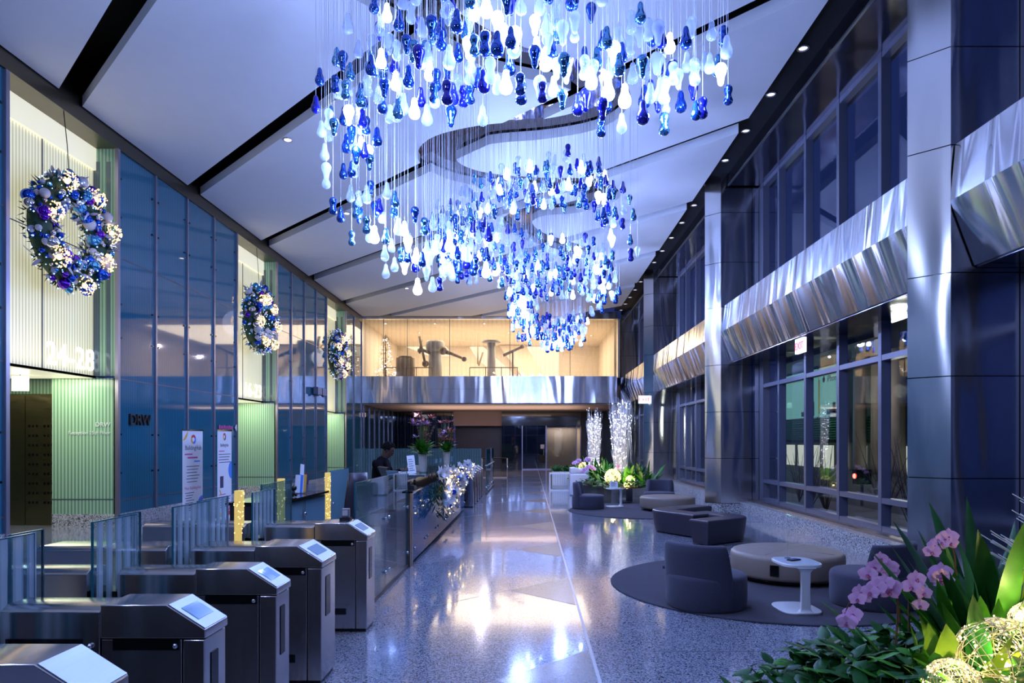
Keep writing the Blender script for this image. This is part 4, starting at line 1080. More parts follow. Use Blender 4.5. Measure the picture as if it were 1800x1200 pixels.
# ================================================================== PLANTING
def plant(name, label, cat, loc, n, L, w, mats, elev=(.6, 1.35), droop=(.3, 1.1), group=None, spread=.12, only=None):
    t = thing(name, label, cat, loc, 0, group); m = MB(); kinds = mats
    for k in range(n):
        a = R.uniform(*(only or (0, 2*pi))); r = R.uniform(0, spread); m.mat(R.randrange(len(mats)))
        m.blade((cos(a)*r, sin(a)*r, 0), a+R.uniform(-.4, .4), R.uniform(*elev), L*R.uniform(.65, 1.1), w*R.uniform(.75, 1.15), R.uniform(*droop), 8, R.uniform(-.7, .7), .28)
    m.build('leaves', mats, t)
    c = MB()
    for k in range(5): a = R.uniform(0, 6.28); c.tube([(cos(a)*spread*.6, sin(a)*spread*.6, -.04), (cos(a)*spread*.5, sin(a)*spread*.5, .16)], [.016, .008], 5)
    c.build('crown', 'stemm', t); return t
def leafy(name, label, loc, n, sx, sy, sz, size, mat='leafd', group=None):
    """low dense cover of pointed leaves on short stalks"""
    t = thing(name, label, 'plant', loc, 0, group); m = MB(); st = MB()
    for k in range(n):
        u, v = R.gauss(0, .45), R.gauss(0, .45)
        u = max(-1, min(1, u)); v = max(-1, min(1, v)); h = sz*(1-.6*(u*u+v*v))*R.uniform(.45, 1)
        p = (u*sx, v*sy, max(.02, h)); a = R.uniform(0, 2*pi)
        m.mat(1 if R.random() < .25 else 0)
        m.blade(p, a, R.uniform(-.35, .7), size*R.uniform(.7, 1.3), size*.52, R.uniform(.2, 1.0), 4, R.uniform(-.6, .6), .3)
        if k % 3 == 0: st.tube([(p[0]*.8, p[1]*.8, 0), p], [.005, .003], 4)
    m.mat(2); m.add(st.v, st.f, True); m.build('leaves', [mat, 'leafm', 'stemm'], t)
    return t
def orchid_mesh():
    m = MB()
    m.mat(0)
    for a, L, w in ((pi/2, .052, .036), (pi/2+2.2, .05, .034), (pi/2-2.2, .05, .034)): m.blade((0,0,0), a, .22, L, w, .25, 5, 0, .2)
    for a in (.18, pi-.18): m.blade((0,0,.003), a, .16, .056, .064, .2, 6, 0, .15)
    m.mat(1); m.blade((0,0,.004), -pi/2, .7, .026, .022, .6, 4, 0, .5); m.ball((0,-.004,.012), .008, 8, 5); m.mat(2); m.ball((0,-.012,.013), .005, 6, 4)
    return m.mesh('orchid_flower', ['petal', 'lip', 'warmled_dim' if False else 'orange'])
OM = orchid_mesh()
def orchid(label, base, pts, n, t0=.45, face=(-.35, -1, .1), s=1.0):
    t = thing('orchid', label, 'orchid', base)
    P = cat_spline([(0,0,0)]+[Vector(p)-Vector(base) for p in pts], 8); m = MB(); m.tube(P, [.0065-.004*i/len(P) for i in range(len(P))], 6); m.build('stem', 'bark', t)
    lv = MB()
    for k in range(5): a = R.uniform(0, 6.28); lv.blade((0,0,.01), a, R.uniform(.2, .7), R.uniform(.16, .24), .07, R.uniform(.4, 1), 6, 0, .3)
    lv.build('leaves', 'leafd', t)
    for k in range(n):
        q = P[min(len(P)-1, int((t0+(1-t0)*k/max(1, n-1))*(len(P)-1)))]
        o = bpy.data.objects.new('flower', OM); col.objects.link(o); o.parent = t
        off = Vector((R.uniform(-.025, .025), R.uniform(-.04, -.012), R.uniform(-.03, .022))); o.location = q+off
        d = Vector(face)+Vector((R.uniform(-.45, .45), 0, R.uniform(-.25, .3)))
        qt = d.to_track_quat('Z', 'Y'); o.rotation_mode = 'QUATERNION'; o.rotation_quaternion = qt; sc_ = s*R.uniform(.76, 1.0); o.scale = (sc_,)*3
    return t
def light_ball(label, loc, r, power=6, led='warmled'):
    t = thing('light_ball', label, 'light ball', loc); m = MB()
    for k in range(44):
        ax = Vector((R.gauss(0,1), R.gauss(0,1), R.gauss(0,1))).normalized(); u = ax.orthogonal().normalized(); w = ax.cross(u); off = R.uniform(-.35, .35)*r; rr = sqrt(r*r-off*off)
        m.tube([ax*off+(u*cos(2*pi*i/18)+w*sin(2*pi*i/18))*rr*R.uniform(.96, 1.0) for i in range(19)], r*.010, 4)
    m.build('wire_sphere', 'ballwire', t)
    d = MB()
    for k in range(240):
        v = Vector((R.gauss(0,1), R.gauss(0,1), R.gauss(0,1))).normalized()*r*R.uniform(.8, 1.02); d.dot(v, r*.024)
    d.build('fairy_light', led, t)['kind'] = 'stuff'
    add_light('POINT', 'ball_glow', Vector(loc)+Vector((0, 0, 0)), power*1.8, (1, .73, .32), r*.2)
def twigs(label, loc, H, r0, r1, n, extra=0, side=None, leds=220, fan=26, fz=(.05, .25)):
    t = thing('lit_twigs', label, 'twig bundle', loc, 0); m = MB()
    tips = []
    for k in range(n):
        a = R.uniform(0, 2*pi); q = sqrt(R.random()); h = H*R.uniform(.72, 1.0); P = []
        for i in range(7):
            z = i/6; rr = (r0+(r1-r0)*z)*q; P.append(Vector((cos(a)*rr+R.uniform(-.02, .02), sin(a)*rr+R.uniform(-.02, .02), z*h)))
        m.tube(P, [.008-.006*i/6 for i in range(7)], 4); tips.append(P)
        for j in range(2):
            b = P[R.randrange(2, 6)]; a2 = a+R.uniform(-.6, .6); m.tube([b, b+Vector((cos(a2)*.05, sin(a2)*.05, .18)), b+Vector((cos(a2)*.08, sin(a2)*.08, .34))], [.004, .003, .002], 3)
    for k in range(fan):                                                                # fanned foot
        a = R.uniform(*(side or (0, 2*pi))); L = R.uniform(.35, .7)*H*.28; b = Vector((cos(a)*r0, sin(a)*r0, R.uniform(*fz)*H*.3))
        e = R.uniform(.1, .7); q = b+Vector((cos(a)*cos(e)*L, sin(a)*cos(e)*L, sin(e)*L+.05)); mid = (b+q)/2+Vector((0, 0, -.03)); m.tube([b, mid, q], [.006, .005, .003], 4)
        for j in range(2):
            a3 = a+R.uniform(-.5, .5); w = mid.lerp(q, .3+.3*j); m.tube([w, w+Vector((cos(a3)*L*.35, sin(a3)*L*.35, L*.22))], [.004, .0025], 4)
    m.build('twigs', 'twig', t)
    d = MB()
    for k in range(leds):
        P = R.choice(tips); b = P[R.randrange(6)]; c = P[min(6, P.index(b)+1)]; q = b.lerp(c, R.random()); d.dot(q+Vector((R.uniform(-.02, .02), R.uniform(-.02, .02), 0)), R.choice((.007, .010, .014)))
    if leds: d.build('fairy_light', 'whiteled', t)['kind'] = 'stuff'
    return t
def bowl(name, label, poly, z0, z1, top_in=.06):
    t = thing(name, label, 'planter', (poly[0][0], poly[0][1], 0)); n = len(poly); cx = sum(p[0] for p in poly)/n; cy = sum(p[1] for p in poly)/n
    sh = lambda q: [(cx+(p[0]-cx)*q, cy+(p[1]-cy)*q) for p in poly]
    m = MB(); m.prism(sh(.97), .0, z0).prism(poly, z0, z1); m.build('shell', 'planter', t, world=True)
    MB().prism(sh(.94), z1-.001, z1+.012).build('soil', 'soil', t, world=True)
    return t
ell = lambda cx, cy, a, b, n=40, rot=0: [(cx+a*cos(2*pi*k/n)*cos(rot)-b*sin(2*pi*k/n)*sin(rot), cy+a*cos(2*pi*k/n)*sin(rot)+b*sin(2*pi*k/n)*cos(rot)) for k in range(n)]
# --- near planter in the corner
bowl('planter', 'low dark metal planter under the flowers nearest the viewer', ell(2.55, 3.15, 1.05, 1.0), .04, .40)
Z0 = .41
lp = [(1.62, 3.45, .30, .24), (1.52, 3.25, .26, .2), (1.95, 3.65, .28, .2), (2.32, 3.05, .30, .3), (1.75, 3.2, .30, .3), (2.2, 3.1, .2, .3)]
for i, (x, y, a, b) in enumerate(lp):
    lab = ['low dark leafy plant spilling over the near planter rim', 'low dark leafy plant left of the lower glowing wire ball', 'low dark leafy plant behind the first orchid', 'low dark leafy plant at the bottom of the frame under the balls', 'low dark leafy plant below the drooping orchid', 'low leafy plant in the shade between the wire balls'][i]
    leafy('leafy_plant', lab, (x, y, Z0), 210, .48, .44, a+.05, .125)
plant('aspidistra', 'broad leaved plant with two upright pale green leaves beside the lit ball', 'plant', (2.12, 3.42, Z0), 18, .50, .145, ['leafl', 'leafm'], (1.0, 1.5), (.1, .7), spread=.14)
plant('aspidistra', 'broad leaved plant reaching long dark leaves towards the aisle', 'plant', (1.98, 3.35, Z0), 18, .62, .115, ['leafd', 'leafm'], (.5, 1.15), (.3, .9), only=(2.2, 4.4))
plant('aspidistra', 'broad leaved plant with tall leaves in front of the steel column', 'plant', (2.5, 3.75, Z0), 22, .84, .135, ['leafd', 'leafm'], (.9, 1.45), (.1, .6))
plant('aspidistra', 'broad leaved plant lit yellow green at the right edge', 'plant', (2.72, 3.5, Z0), 22, .58, .14, ['leafl', 'leafm', 'leafl'], (.9, 1.45), (.2, .8))
plant('aspidistra', 'broad leaved plant leaning over the wire balls from the corner', 'plant', (2.62, 3.0, Z0), 18, .56, .15, ['leafm', 'leafd'], (.4, 1.2), (.3, 1.0), only=(1.6, 4.6))
plant('aspidistra', 'broad leaved plant with the tallest leaves beside the white twigs', 'plant', (2.72, 4.0, Z0), 22, .98, .13, ['leafm', 'leafd', 'leafl'], (1.0, 1.5), (.1, .6))
plant('aspidistra', 'broad leaved plant whose dark leaves lean left over the orchids', 'plant', (2.42, 3.55, Z0), 16, .88, .11, ['leafd', 'leafm'], (.85, 1.3), (.1, .5), only=(2.0, 4.0))
light_ball('largest glowing wire ball among the near leaves', (2.22, 3.22, .72), .20, 4.5)
light_ball('lower glowing wire ball at the bottom edge', (1.87, 3.02, .67), .12, 4)
light_ball('small glowing wire ball behind the tall near leaves', (2.62, 3.55, .80), .12, 3)
orchid('orchid with a long spray of lilac flowers arching towards the aisle', (1.86, 3.52, Z0), [(1.88, 3.5, .75), (1.87, 3.48, .95), (1.78, 3.46, 1.02), (1.64, 3.44, .98), (1.56, 3.42, .84)], 11, .52)
orchid('orchid with a short drooping spray just below the long one', (2.02, 3.62, Z0), [(2.0, 3.6, .8), (1.99, 3.58, .98), (1.97, 3.55, 1.02), (2.0, 3.52, .93)], 4, .75)
orchid('orchid with lilac flowers in front of the hidden lounge chair', (2.10, 3.85, Z0), [(2.08, 3.85, .85), (2.02, 3.84, 1.04), (1.93, 3.82, 1.08), (1.86, 3.8, .99)], 8, .55)
orchid('orchid with three large flowers left of the steel column', (2.25, 3.8, Z0), [(2.27, 3.8, .8), (2.27, 3.78, .98), (2.23, 3.76, 1.02)], 4, .85, s=1.25)
orchid('orchid with a cluster of flowers standing against the steel column', (2.52, 4.0, Z0), [(2.5, 4.0, .9), (2.47, 3.98, 1.12), (2.40, 3.96, 1.20), (2.30, 3.95, 1.12)], 9, .62)
twigs('white twig bundle poking in at the right edge above the near plants', (3.26, 3.8, Z0), 2.9, .14, .06, 40, side=(2.5, 3.9), leds=0, fan=26, fz=(.5, .95))
# --- far planter with two twig columns
bowl('planter', 'long dark mirror-faced planter below the two lit twig columns', ell(2.72, 23.2, 1.25, 3.9), .04, .42)
twigs('taller-looking lit twig column nearer the steel columns', (2.78, 20.9, .42), 2.70, .16, .36, 130, leds=420)
twigs('slimmer lit twig column standing further back over the aisle', (2.42, 25.6, .42), 2.62, .17, .27, 110, leds=420)
fp = [(2.9, 20.5, 'dark', 'tall leafy clump right of the brightest far wire ball'), (3.3, 21.2, 'dark', 'tall leafy clump beside the steel column'), (2.35, 21.4, 'mid', 'leafy clump left of the nearer twig column'), (2.25, 23.2, 'mid', 'leafy clump midway along the far planter'), (2.75, 24.3, 'mid', 'leafy clump between the two twig columns'), (2.1, 25.0, 'mid', 'leafy clump at the foot of the slimmer twig column'), (3.45, 20.2, 'dark', 'leafy clump arching over the window side of the far planter'), (2.6, 22.2, 'mid', 'leafy clump lit from below behind the far orchids')]
for x, y, k, lab in fp:
    plant('aspidistra', lab, 'plant', (x, y, .42), 24, .85, .11, ['leafd', 'leafm', 'leafm'] if k == 'dark' else ['leafm', 'leafl', 'leafd'], (.6, 1.4), (.2, .9), spread=.2)
for x, y, lab in ((1.85, 20.6, 'low dark foliage at the aisle end of the far planter'), (2.35, 19.75, 'low dark foliage in front of the far orchids'), (3.0, 19.75, 'low dark foliage behind the far white side table'), (1.8, 22.6, 'low dark foliage behind the white pedestal')):
    leafy('leafy_plant', lab, (x, y, .42), 110, .48, .45, .22, .12)
light_ball('brightest glowing wire ball at the front of the far planter', (2.42, 19.9, .72), .24, 9)
light_ball('glowing wire ball behind the far side table', (2.95, 20.0, .62), .14, 4)
light_ball('low glowing wire ball near the front of the far planter', (2.82, 19.75, .50), .10, 2)
light_ball('glowing wire ball midway along the far planter', (2.35, 23.6, .80), .20, 7)
light_ball('glowing wire ball furthest along the far planter', (1.95, 24.6, .82), .20, 7)
orchid('far orchid with a rounded lilac spray over the dark foliage', (1.95, 20.7, .42), [(1.97, 20.7, .75), (1.9, 20.6, .96), (1.72, 20.5, .98), (1.6, 20.4, .84)], 12, .45, s=1.5)
orchid('far orchid beside the light ball furthest back', (1.75, 23.8, .42), [(1.75, 23.8, .9), (1.7, 23.7, 1.1), (1.55, 23.6, 1.0)], 8, .5, s=1.6)
orchid('far orchid with one flower standing before the nearer twig column', (2.62, 20.1, .42), [(2.62, 20.1, .9), (2.6, 20.05, 1.02)], 3, .85, s=1.5)
orchid('far orchid above the light ball midway along the planter', (2.1, 23.3, .42), [(2.1, 23.3, .95), (2.0, 23.2, 1.15), (1.9, 23.1, 1.1)], 7, .6, s=1.6)
t = thing('pedestal', 'white rounded ceramic pedestal at the aisle side of the far planter', 'pedestal', (1.62, 22.4, 0))
MB().box(-.32, -.3, 0, .32, .3, .72).build('body', 'urn', t, bevel=.06, segs=3)
m = MB().prism_y([(-.30,.72),(.30,.72),(.33,.80),(.24,.88),(.02,.86),(-.16,.92),(-.31,.90)], -.28, .28).build('wavy_top', 'urn', t, bevel=.03)
t = thing('console_table', 'slim white table in front of a striped planter beside the white pedestal', 'table', (1.12, 24.4, 0))
MB().box(-.42, -.3, .60, .3, .3, .64).build('table_top', 'tablewhite', t)
for x in (-.40, .28):
    for y in (-.28, .28): MB().box(x-.02, y-.02, .03, x+.02, y+.02, .60).build('leg', 'tablewhite', t)
MB().box(-.42, -.3, 0, .3, .3, .03).build('base', 'tablewhite', t)
t = thing('striped_planter', 'small striped planter with dark foliage behind the slim white table', 'planter', (1.25, 26.2, 0))
MB().box(-.4, -.4, 0, .4, .4, .62).build('box', 'grey', t)
st = MB()
for k in range(12): st.box(-.38+.065*k, -.41, .1, -.35+.065*k, -.40, .6)
st.build('stripe', 'white', t)
m = MB()
for k in range(90): a = R.uniform(0, 6.28); m.blade((R.uniform(-.35, .35), R.uniform(-.35, .35), .62), a, R.uniform(.2, 1.3), R.uniform(.2, .35), .08, .8, 5)
m.build('foliage', 'leafd', t)
t = thing('handrail', 'thin metal handrail in front of the black glass at the back', 'handrail', (-1.3, 33.0, 0))
for x in (-1.0, .22): MB().lathe([(.03,0),(.03,.95)], (x, 0, 0), 10).build('post', 'chrome', t)
MB().tube([(-1.0, 0, .95), (.22, 0, .95)], .025, 8).build('rail', 'blackgloss', t)
MB().box(-1.0, -.15, .0, .2, .15, .04).build('base', 'peach', t)

# ---- pull-up banners
def banner(x, y, rz, label, first):
    t = thing('pull_up_banner', label, 'banner', (x, y, 0), rz)
    MB().box(-.02, -.012, .05, .02, .012, .06).box(-.44, -.1, 0, .44, .1, .06).build('base_case', 'tablewhite', t, bevel=.01)
    MB().box(-.42, -.002, .06, .42, .002, 2.0).build('printed_sheet', 'paper', t); MB().box(-.43, -.012, 1.99, .43, .012, 2.02).build('top_rail', 'chrome', t)
    MB().tube([(0, .03, .05), (0, .02, 2.0)], .008, 6).build('support_pole', 'chrome', t)
    Y = -.0035
    def disc(cx, cz, r, mat, a0=0, a1=2*pi, r2=0):
        n = 20; m = MB(); P = [(cx+r*cos(a0+(a1-a0)*k/n), cz+r*sin(a0+(a1-a0)*k/n)) for k in range(n+1)]
        Q = [(cx+r2*cos(a0+(a1-a0)*k/n), cz+r2*sin(a0+(a1-a0)*k/n)) for k in range(n+1)][::-1]
        m.prism_y(P+Q if r2 else P, Y-.001, Y); return m.build('printed_mark', mat, t)
    def lines(z0, n, x0, x1, dz=.05, mat='ink', h=.014):
        m = MB()
        for k in range(n): m.box(x0+.03*(k % 2), Y-.001, z0-dz*k, x1-.05*((k*7) % 3), Y, z0-dz*k+h)
        m.build('print_line', mat, t)
    if first:
        disc(-.42, 1.99, .22, 'orange', -pi/2, 0)
        for k, mt in enumerate(('redp', 'orange', 'bluep')): disc(.02, 1.80, .105, mt, 2*pi*k/3+.5, 2*pi*(k+1)/3+.5, .05)
        text('wording', 'BuildingHub', .14, 'ink', (0, 0, 0), FACE_Y, t, .0006, 'CENTER').location = (.02, Y, 1.57)
        lines(1.46, 1, -.34, -.02, mat='pink', h=.03); lines(1.38, 1, -.22, .2, mat='pink', h=.035); lines(1.30, 1, .05, .3, mat='bluep', h=.03)
        lines(1.20, 6, -.27, .27, .068)
        text('wording', 'Meet BuildingHub', .095, 'pink', (0, 0, 0), FACE_Y, t, .0006, 'CENTER').location = (0, Y, .70)
        lines(.62, 8, -.32, .05, .055)
        disc(.42, .30, .24, 'bluep', pi/2, 3*pi/2); disc(.42, .32, .17, 'pink', pi/2, 3*pi/2, .02)
    else:
        for k, mt in enumerate(('redp', 'orange', 'ink')): disc(-.02, 1.86, .085, mt, 2*pi*k/3+.5, 2*pi*(k+1)/3+.5, .04)
        text('wording', 'BuildingHub', .10, 'ink', (0, 0, 0), FACE_Y, t, .0006, 'CENTER').location = (-.02, Y, 1.64)
        lines(1.53, 1, -.34, -.02, mat='pink', h=.02); lines(1.46, 4, -.36, .34, .06)
        disc(.42, 1.10, .20, 'bluep', pi/2, 3*pi/2)
        MB().box(-.28, Y-.001, .72, -.08, Y, .98).build('printed_picture', 'ink', t); disc(-.16, .72, .16, 'orange', pi, 3*pi/2)
        lines(.56, 1, -.34, .05, mat='pink', h=.02); lines(.50, 5, -.36, .36, .055)
        disc(.36, .18, .12, 'pink', 0, pi); MB().box(.12, Y-.001, .0+.07, .40, Y, .17).build('printed_picture', 'redp', t); disc(-.30, .08, .1, 'orange', 0, pi)
banner(-7.45, 15.1, radians(88), 'white pull-up banner with an orange corner nearer the wall lettering', True)
banner(-6.88, 15.4, radians(94), 'narrower-looking white pull-up banner with a blue half disc at its edge', False)
# ---- security camera pair on the wall
t = thing('security_camera', 'pair of grey camera boxes fixed back to back on the blue glass wall', 'camera', (XL+.06, 27.2, 3.75))
for s in (-1, 1): MB().box(.0, .05*s, -.14, .18, .55*s, .14).ball((.1, .35*s, -.16), .06, 10, 6).build('housing', 'frame', t)
MB().box(-.06, -.06, -.03, .1, .06, .03).build('bracket', 'chrome', t)
# ---- mezzanine furniture seen through the glass
def put(name, label, cat, x, y, parts):
    t = thing(name, label, cat, (x, y, 5.03))
    for nm, mat, mb in parts: mb.build(nm, mat, t)
    return t
put('round_post', 'tall grey round column on the mezzanine with a drum at its head', 'post', -5.05, 36.5, [('shaft', 'grey', MB().lathe([(.36,0),(.36,1.5)], n=24)), ('drum', 'grey', MB().lathe([(.42,1.5),(.5,1.7),(.5,2.0),(.42,2.1)], n=24))])
put('telescope', 'long bronze arm stretching right from the drum of the mezzanine column', 'sculpture', -4.1, 35.9, [('arm', 'bronze', MB().tube([(-.5,0,1.5),(0,0,1.34),(.62,0,1.08)], [.14,.09,.06], 8)), ('tip', 'bronze', MB().ball((.66,0,1.06), .14, 10, 7)), ('shoulder', 'bronze', MB().ball((-.45,0,1.5), .22, 10, 7))])
put('telescope_stand', 'spindly dark apparatus left of the drum column on the mezzanine', 'sculpture', -5.75, 36.2, [('rods', 'bronze', MB().tube([(-.1,0,2.3),(.05,0,1.6),(.2,0,.9)], .07, 6).tube([(0,.1,2.1),(-.1,.1,1.4)], .06, 6).tube([(.05,0,1.6),(.5,0,1.4)], .08, 6)), ('pod', 'bronze', MB().ball((.22,0,.85), .18, 10, 7).ball((-.08,0,1.55), .13, 8, 6))])
put('round_post', 'slim dark grey column with a flat cap on the mezzanine', 'post', -2.05, 36.5, [('shaft', 'grey', MB().lathe([(.22,0),(.22,2.0)], n=20)), ('cap', 'grey', MB().lathe([(.5,2.0),(.5,2.1)], n=20))])
put('drum_plinth', 'short brown drum on the mezzanine between the lit tree and drum column', 'plinth', -6.6, 36.3, [('drum', 'bronze', MB().lathe([(.5,0),(.5,1.15)], n=24)), ('cap', 'bronze', MB().lathe([(.35,1.15),(.35,1.25)], n=20))])
put('small_figure', 'small bronze rod figure on the mezzanine right of the slim column', 'sculpture', -.9, 36.3, [('rod', 'bronze', MB().tube([(-.5,0,1.3),(.45,0,1.75)], .08, 6)), ('knob', 'bronze', MB().ball((.5,0,1.78), .13, 8, 6)), ('post', 'bronze', MB().tube([(0,0,0),(0,0,1.5)], .05, 6))])
put('hanging_rods', 'two thin hanging bronze rods in front of the lit cove on the mezzanine', 'sculpture', -3.0, 39.5, [('rods', 'bronze', MB().tube([(0,0,2.2),(0,0,1.2)], .04, 5).tube([(.3,0,1.9),(.05,0,1.1)], .05, 5)), ('cable', 'bronze', MB().tube([(0,0,2.95),(0,0,2.2)], .01, 4))])
t = thing('christmas_tree', 'decorated tree glittering at the end of the mezzanine by the blue wall', 'tree', (-7.6, 36.0, 5.03))
m = MB()
for k in range(500):
    h = R.random()**1.3*2.2; r = (2.35-h)*.22*R.uniform(.4, 1); a = R.uniform(0, 6.28); m.blade((cos(a)*r, sin(a)*r, h+.15), a, -.2, .22, .03, .5, 3)
m.build('branches', 'needles', t); MB().tube([(0,0,0),(0,0,2.4)], [.06,.01], 6).build('trunk', 'bark', t)
m = MB()
for k in range(50): h = R.random()**1.3*2.1; r = (2.4-h)*.24; a = R.uniform(0, 6.28); m.dot((cos(a)*r, sin(a)*r, h+.15), .028)
m.build('fairy_light', 'whiteled', t)['kind'] = 'stuff'
for i, (x, lab) in enumerate(((-6.6, 'low handrail left of the drum column on the mezzanine'), (-2.2, 'low handrail right of the drum column on the mezzanine'))):
    t = thing('handrail', lab, 'handrail', (x, 35.3, 5.03))
    MB().tube([(-.9,0,.55),(1.6,0,.55)], .025, 6).build('rail', 'bronze', t)
    m = MB()
    for k in range(4): m.tube([(-.9+.82*k,0,0),(-.9+.82*k,0,.55)], .02, 6)
    m.build('post', 'bronze', t)

# ================================================================== WREATHS
LEDM = None
def wreath(y, label, src=None, rot=0):
    x = XL-.02
    t = thing('wreath', label, 'wreath', (x+.06, y, 5.58), 0, 'lit wreaths along the left wall')
    Rr = .77
    def ring(a, r, ph): return Vector((r*cos(ph), (Rr+r*sin(ph)*1.0)*cos(a), (Rr+r*sin(ph))*sin(a)))
    m = MB()
    for k in range(700):
        a = R.uniform(0, 2*pi); ph = R.uniform(-pi*.8, pi*.8); p = ring(a, .22, ph); d = p-ring(a, 0, 0)
        q = p+d.normalized()*R.uniform(.05, .11)+Vector((0, R.uniform(-.08, .08), R.uniform(-.08, .08)))
        u = (q-p).orthogonal().normalized()*.016; m.add([p-u, p+u, q], [(0,1,2)]); m.add([p+(q-p).cross(u).normalized()*.014, p-(q-p).cross(u).normalized()*.014, q], [(0,1,2)])
    n = 36
    for k in range(n): pass
    m.tube([ring(2*pi*k/48, 0, 0) for k in range(49)], .19, 10); m.build('fir_ring', 'needles', t)
    lf = MB()
    for k in range(110):
        a = R.uniform(0, 2*pi); ph = R.uniform(-2.2, 2.2); p = ring(a, .25, ph); d = (p-ring(a, 0, 0)).normalized()
        q0 = lf; st = len(lf.v); lf.blade((0,0,0), R.uniform(0, 6.28), R.uniform(.4, 1.3), R.uniform(.12, .22), .06, .5, 4)
        lf.xf(Matrix.Translation(p) @ Vector((0,0,1)).rotation_difference(d).to_matrix().to_4x4(), st)
    lf.build('silver_leaves', 'silverleaf', t)
    for k in range(92):
        a = 2*pi*k/92*3.0+R.uniform(-.1, .1); ph = R.uniform(-1.75, 1.75); s = R.choice((.055, .07, .085, .10, .115)); p = ring(a, .28, ph)
        o = bpy.data.objects.new('bauble', BM[R.choice(('b_blue', 'b_blue', 'b_purple', 'b_silver', 'b_silver', 'b_frost', 'b_sky'))]); col.objects.link(o); o.parent = t; o.location = p; o.scale = (s,)*3
    sb = MB()
    for k in range(190):
        sb.mat(R.randrange(4)); sb.ball(ring(R.uniform(0, 2*pi), R.uniform(.2, .26), R.uniform(-2.3, 2.3)), R.uniform(.03, .055), 8, 5)
    sb.build('small_bauble', ['b_silver', 'b_blue', 'b_frost', 'b_sky'], t)['kind'] = 'stuff'
    d = MB()
    for k in range(230):
        a = R.uniform(0, 2*pi); d.dot(ring(a, R.uniform(.28, .34), R.uniform(-2, 2)), R.choice((.012, .018)))
    d.build('blue_fairy_light', 'blueled', t)['kind'] = 'stuff'
    for k in range(7):
        a = rot+2*pi*k/7+.2; c = ring(a, .30, R.uniform(-.7, .7)); b = MB()
        for j in range(70):
            v = Vector((abs(R.gauss(0,1)), R.gauss(0,1), R.gauss(0,1))).normalized()*.19*R.uniform(.75, 1); b.dot(v, .016)
        b.ball((0,0,0), .05, 8, 6); b.build('starburst_light', 'warmled_dim', t, loc=c)['kind'] = 'stuff'
    MB().tube([(0, 0, .95), (-.02, -.03, 1.6), (-.05, -.10, 2.3)], .008, 5).build('hanging_cord', 'blackplastic', t)
    add_light('POINT', 'wreath_glow', (x+.7, y, 5.45), 3, (.65, .72, 1), .4)
BM = {k: MB().ball((0,0,0), 1, 14, 9).mesh('bauble_ball', [k]) for k in ('b_blue', 'b_purple', 'b_silver', 'b_frost', 'b_sky')}
wreath(12.55, 'large lit wreath of blue and silver baubles nearest the viewer, over the first lift lobby', rot=.1)
wreath(21.35, 'lit wreath of blue and silver baubles over the second lift lobby', rot=.5)
wreath(30.0, 'lit wreath of blue and silver baubles over the lift lobby furthest away', rot=.9)

# ================================================================== CHANDELIER of hanging glass drops
PROF = {
    'pear': [(.010,.115),(.022,.108),(.031,.085),(.034,.06),(.036,.035),(.043,.01),(.056,-.02),(.063,-.05),(.060,-.08),(.046,-.103),(.022,-.116),(.004,-.118)],
    'drop': [(.010,.118),(.036,.108),(.056,.085),(.063,.055),(.058,.025),(.046,-.005),(.037,-.03),(.033,-.06),(.031,-.085),(.022,-.105),(.008,-.116)],
    'peanut': [(.010,.116),(.034,.106),(.048,.085),(.052,.06),(.046,.032),(.037,.005),(.038,-.015),(.047,-.04),(.056,-.066),(.052,-.092),(.034,-.11),(.006,-.117)],
}
GM = {}
KIND = [('g_blue', 27), ('g_sky', 18), ('g_cobalt', 12), ('g_frost', 26), ('g_clear', 14), ('g_lit', 10)]
for sname, pr in PROF.items():
    for mk, _ in KIND: GM[(sname, mk)] = MB().lathe(pr[::-1], n=14).mesh('pendant_%s' % sname, [mk])
WIREM = MB().tube([(0,0,0),(0,0,1)], .0026, 4).mesh('wire', ['wire'])
NAMEC = {'g_blue': 'mirrored blue', 'g_sky': 'mirrored sky blue', 'g_cobalt': 'deep cobalt', 'g_frost': 'frosted white', 'g_clear': 'bubbly clear white', 'g_lit': 'lit glowing white'}
NAMES = {'pear': 'with its bulge down', 'drop': 'with its bulge up', 'peanut': 'of peanut shape'}
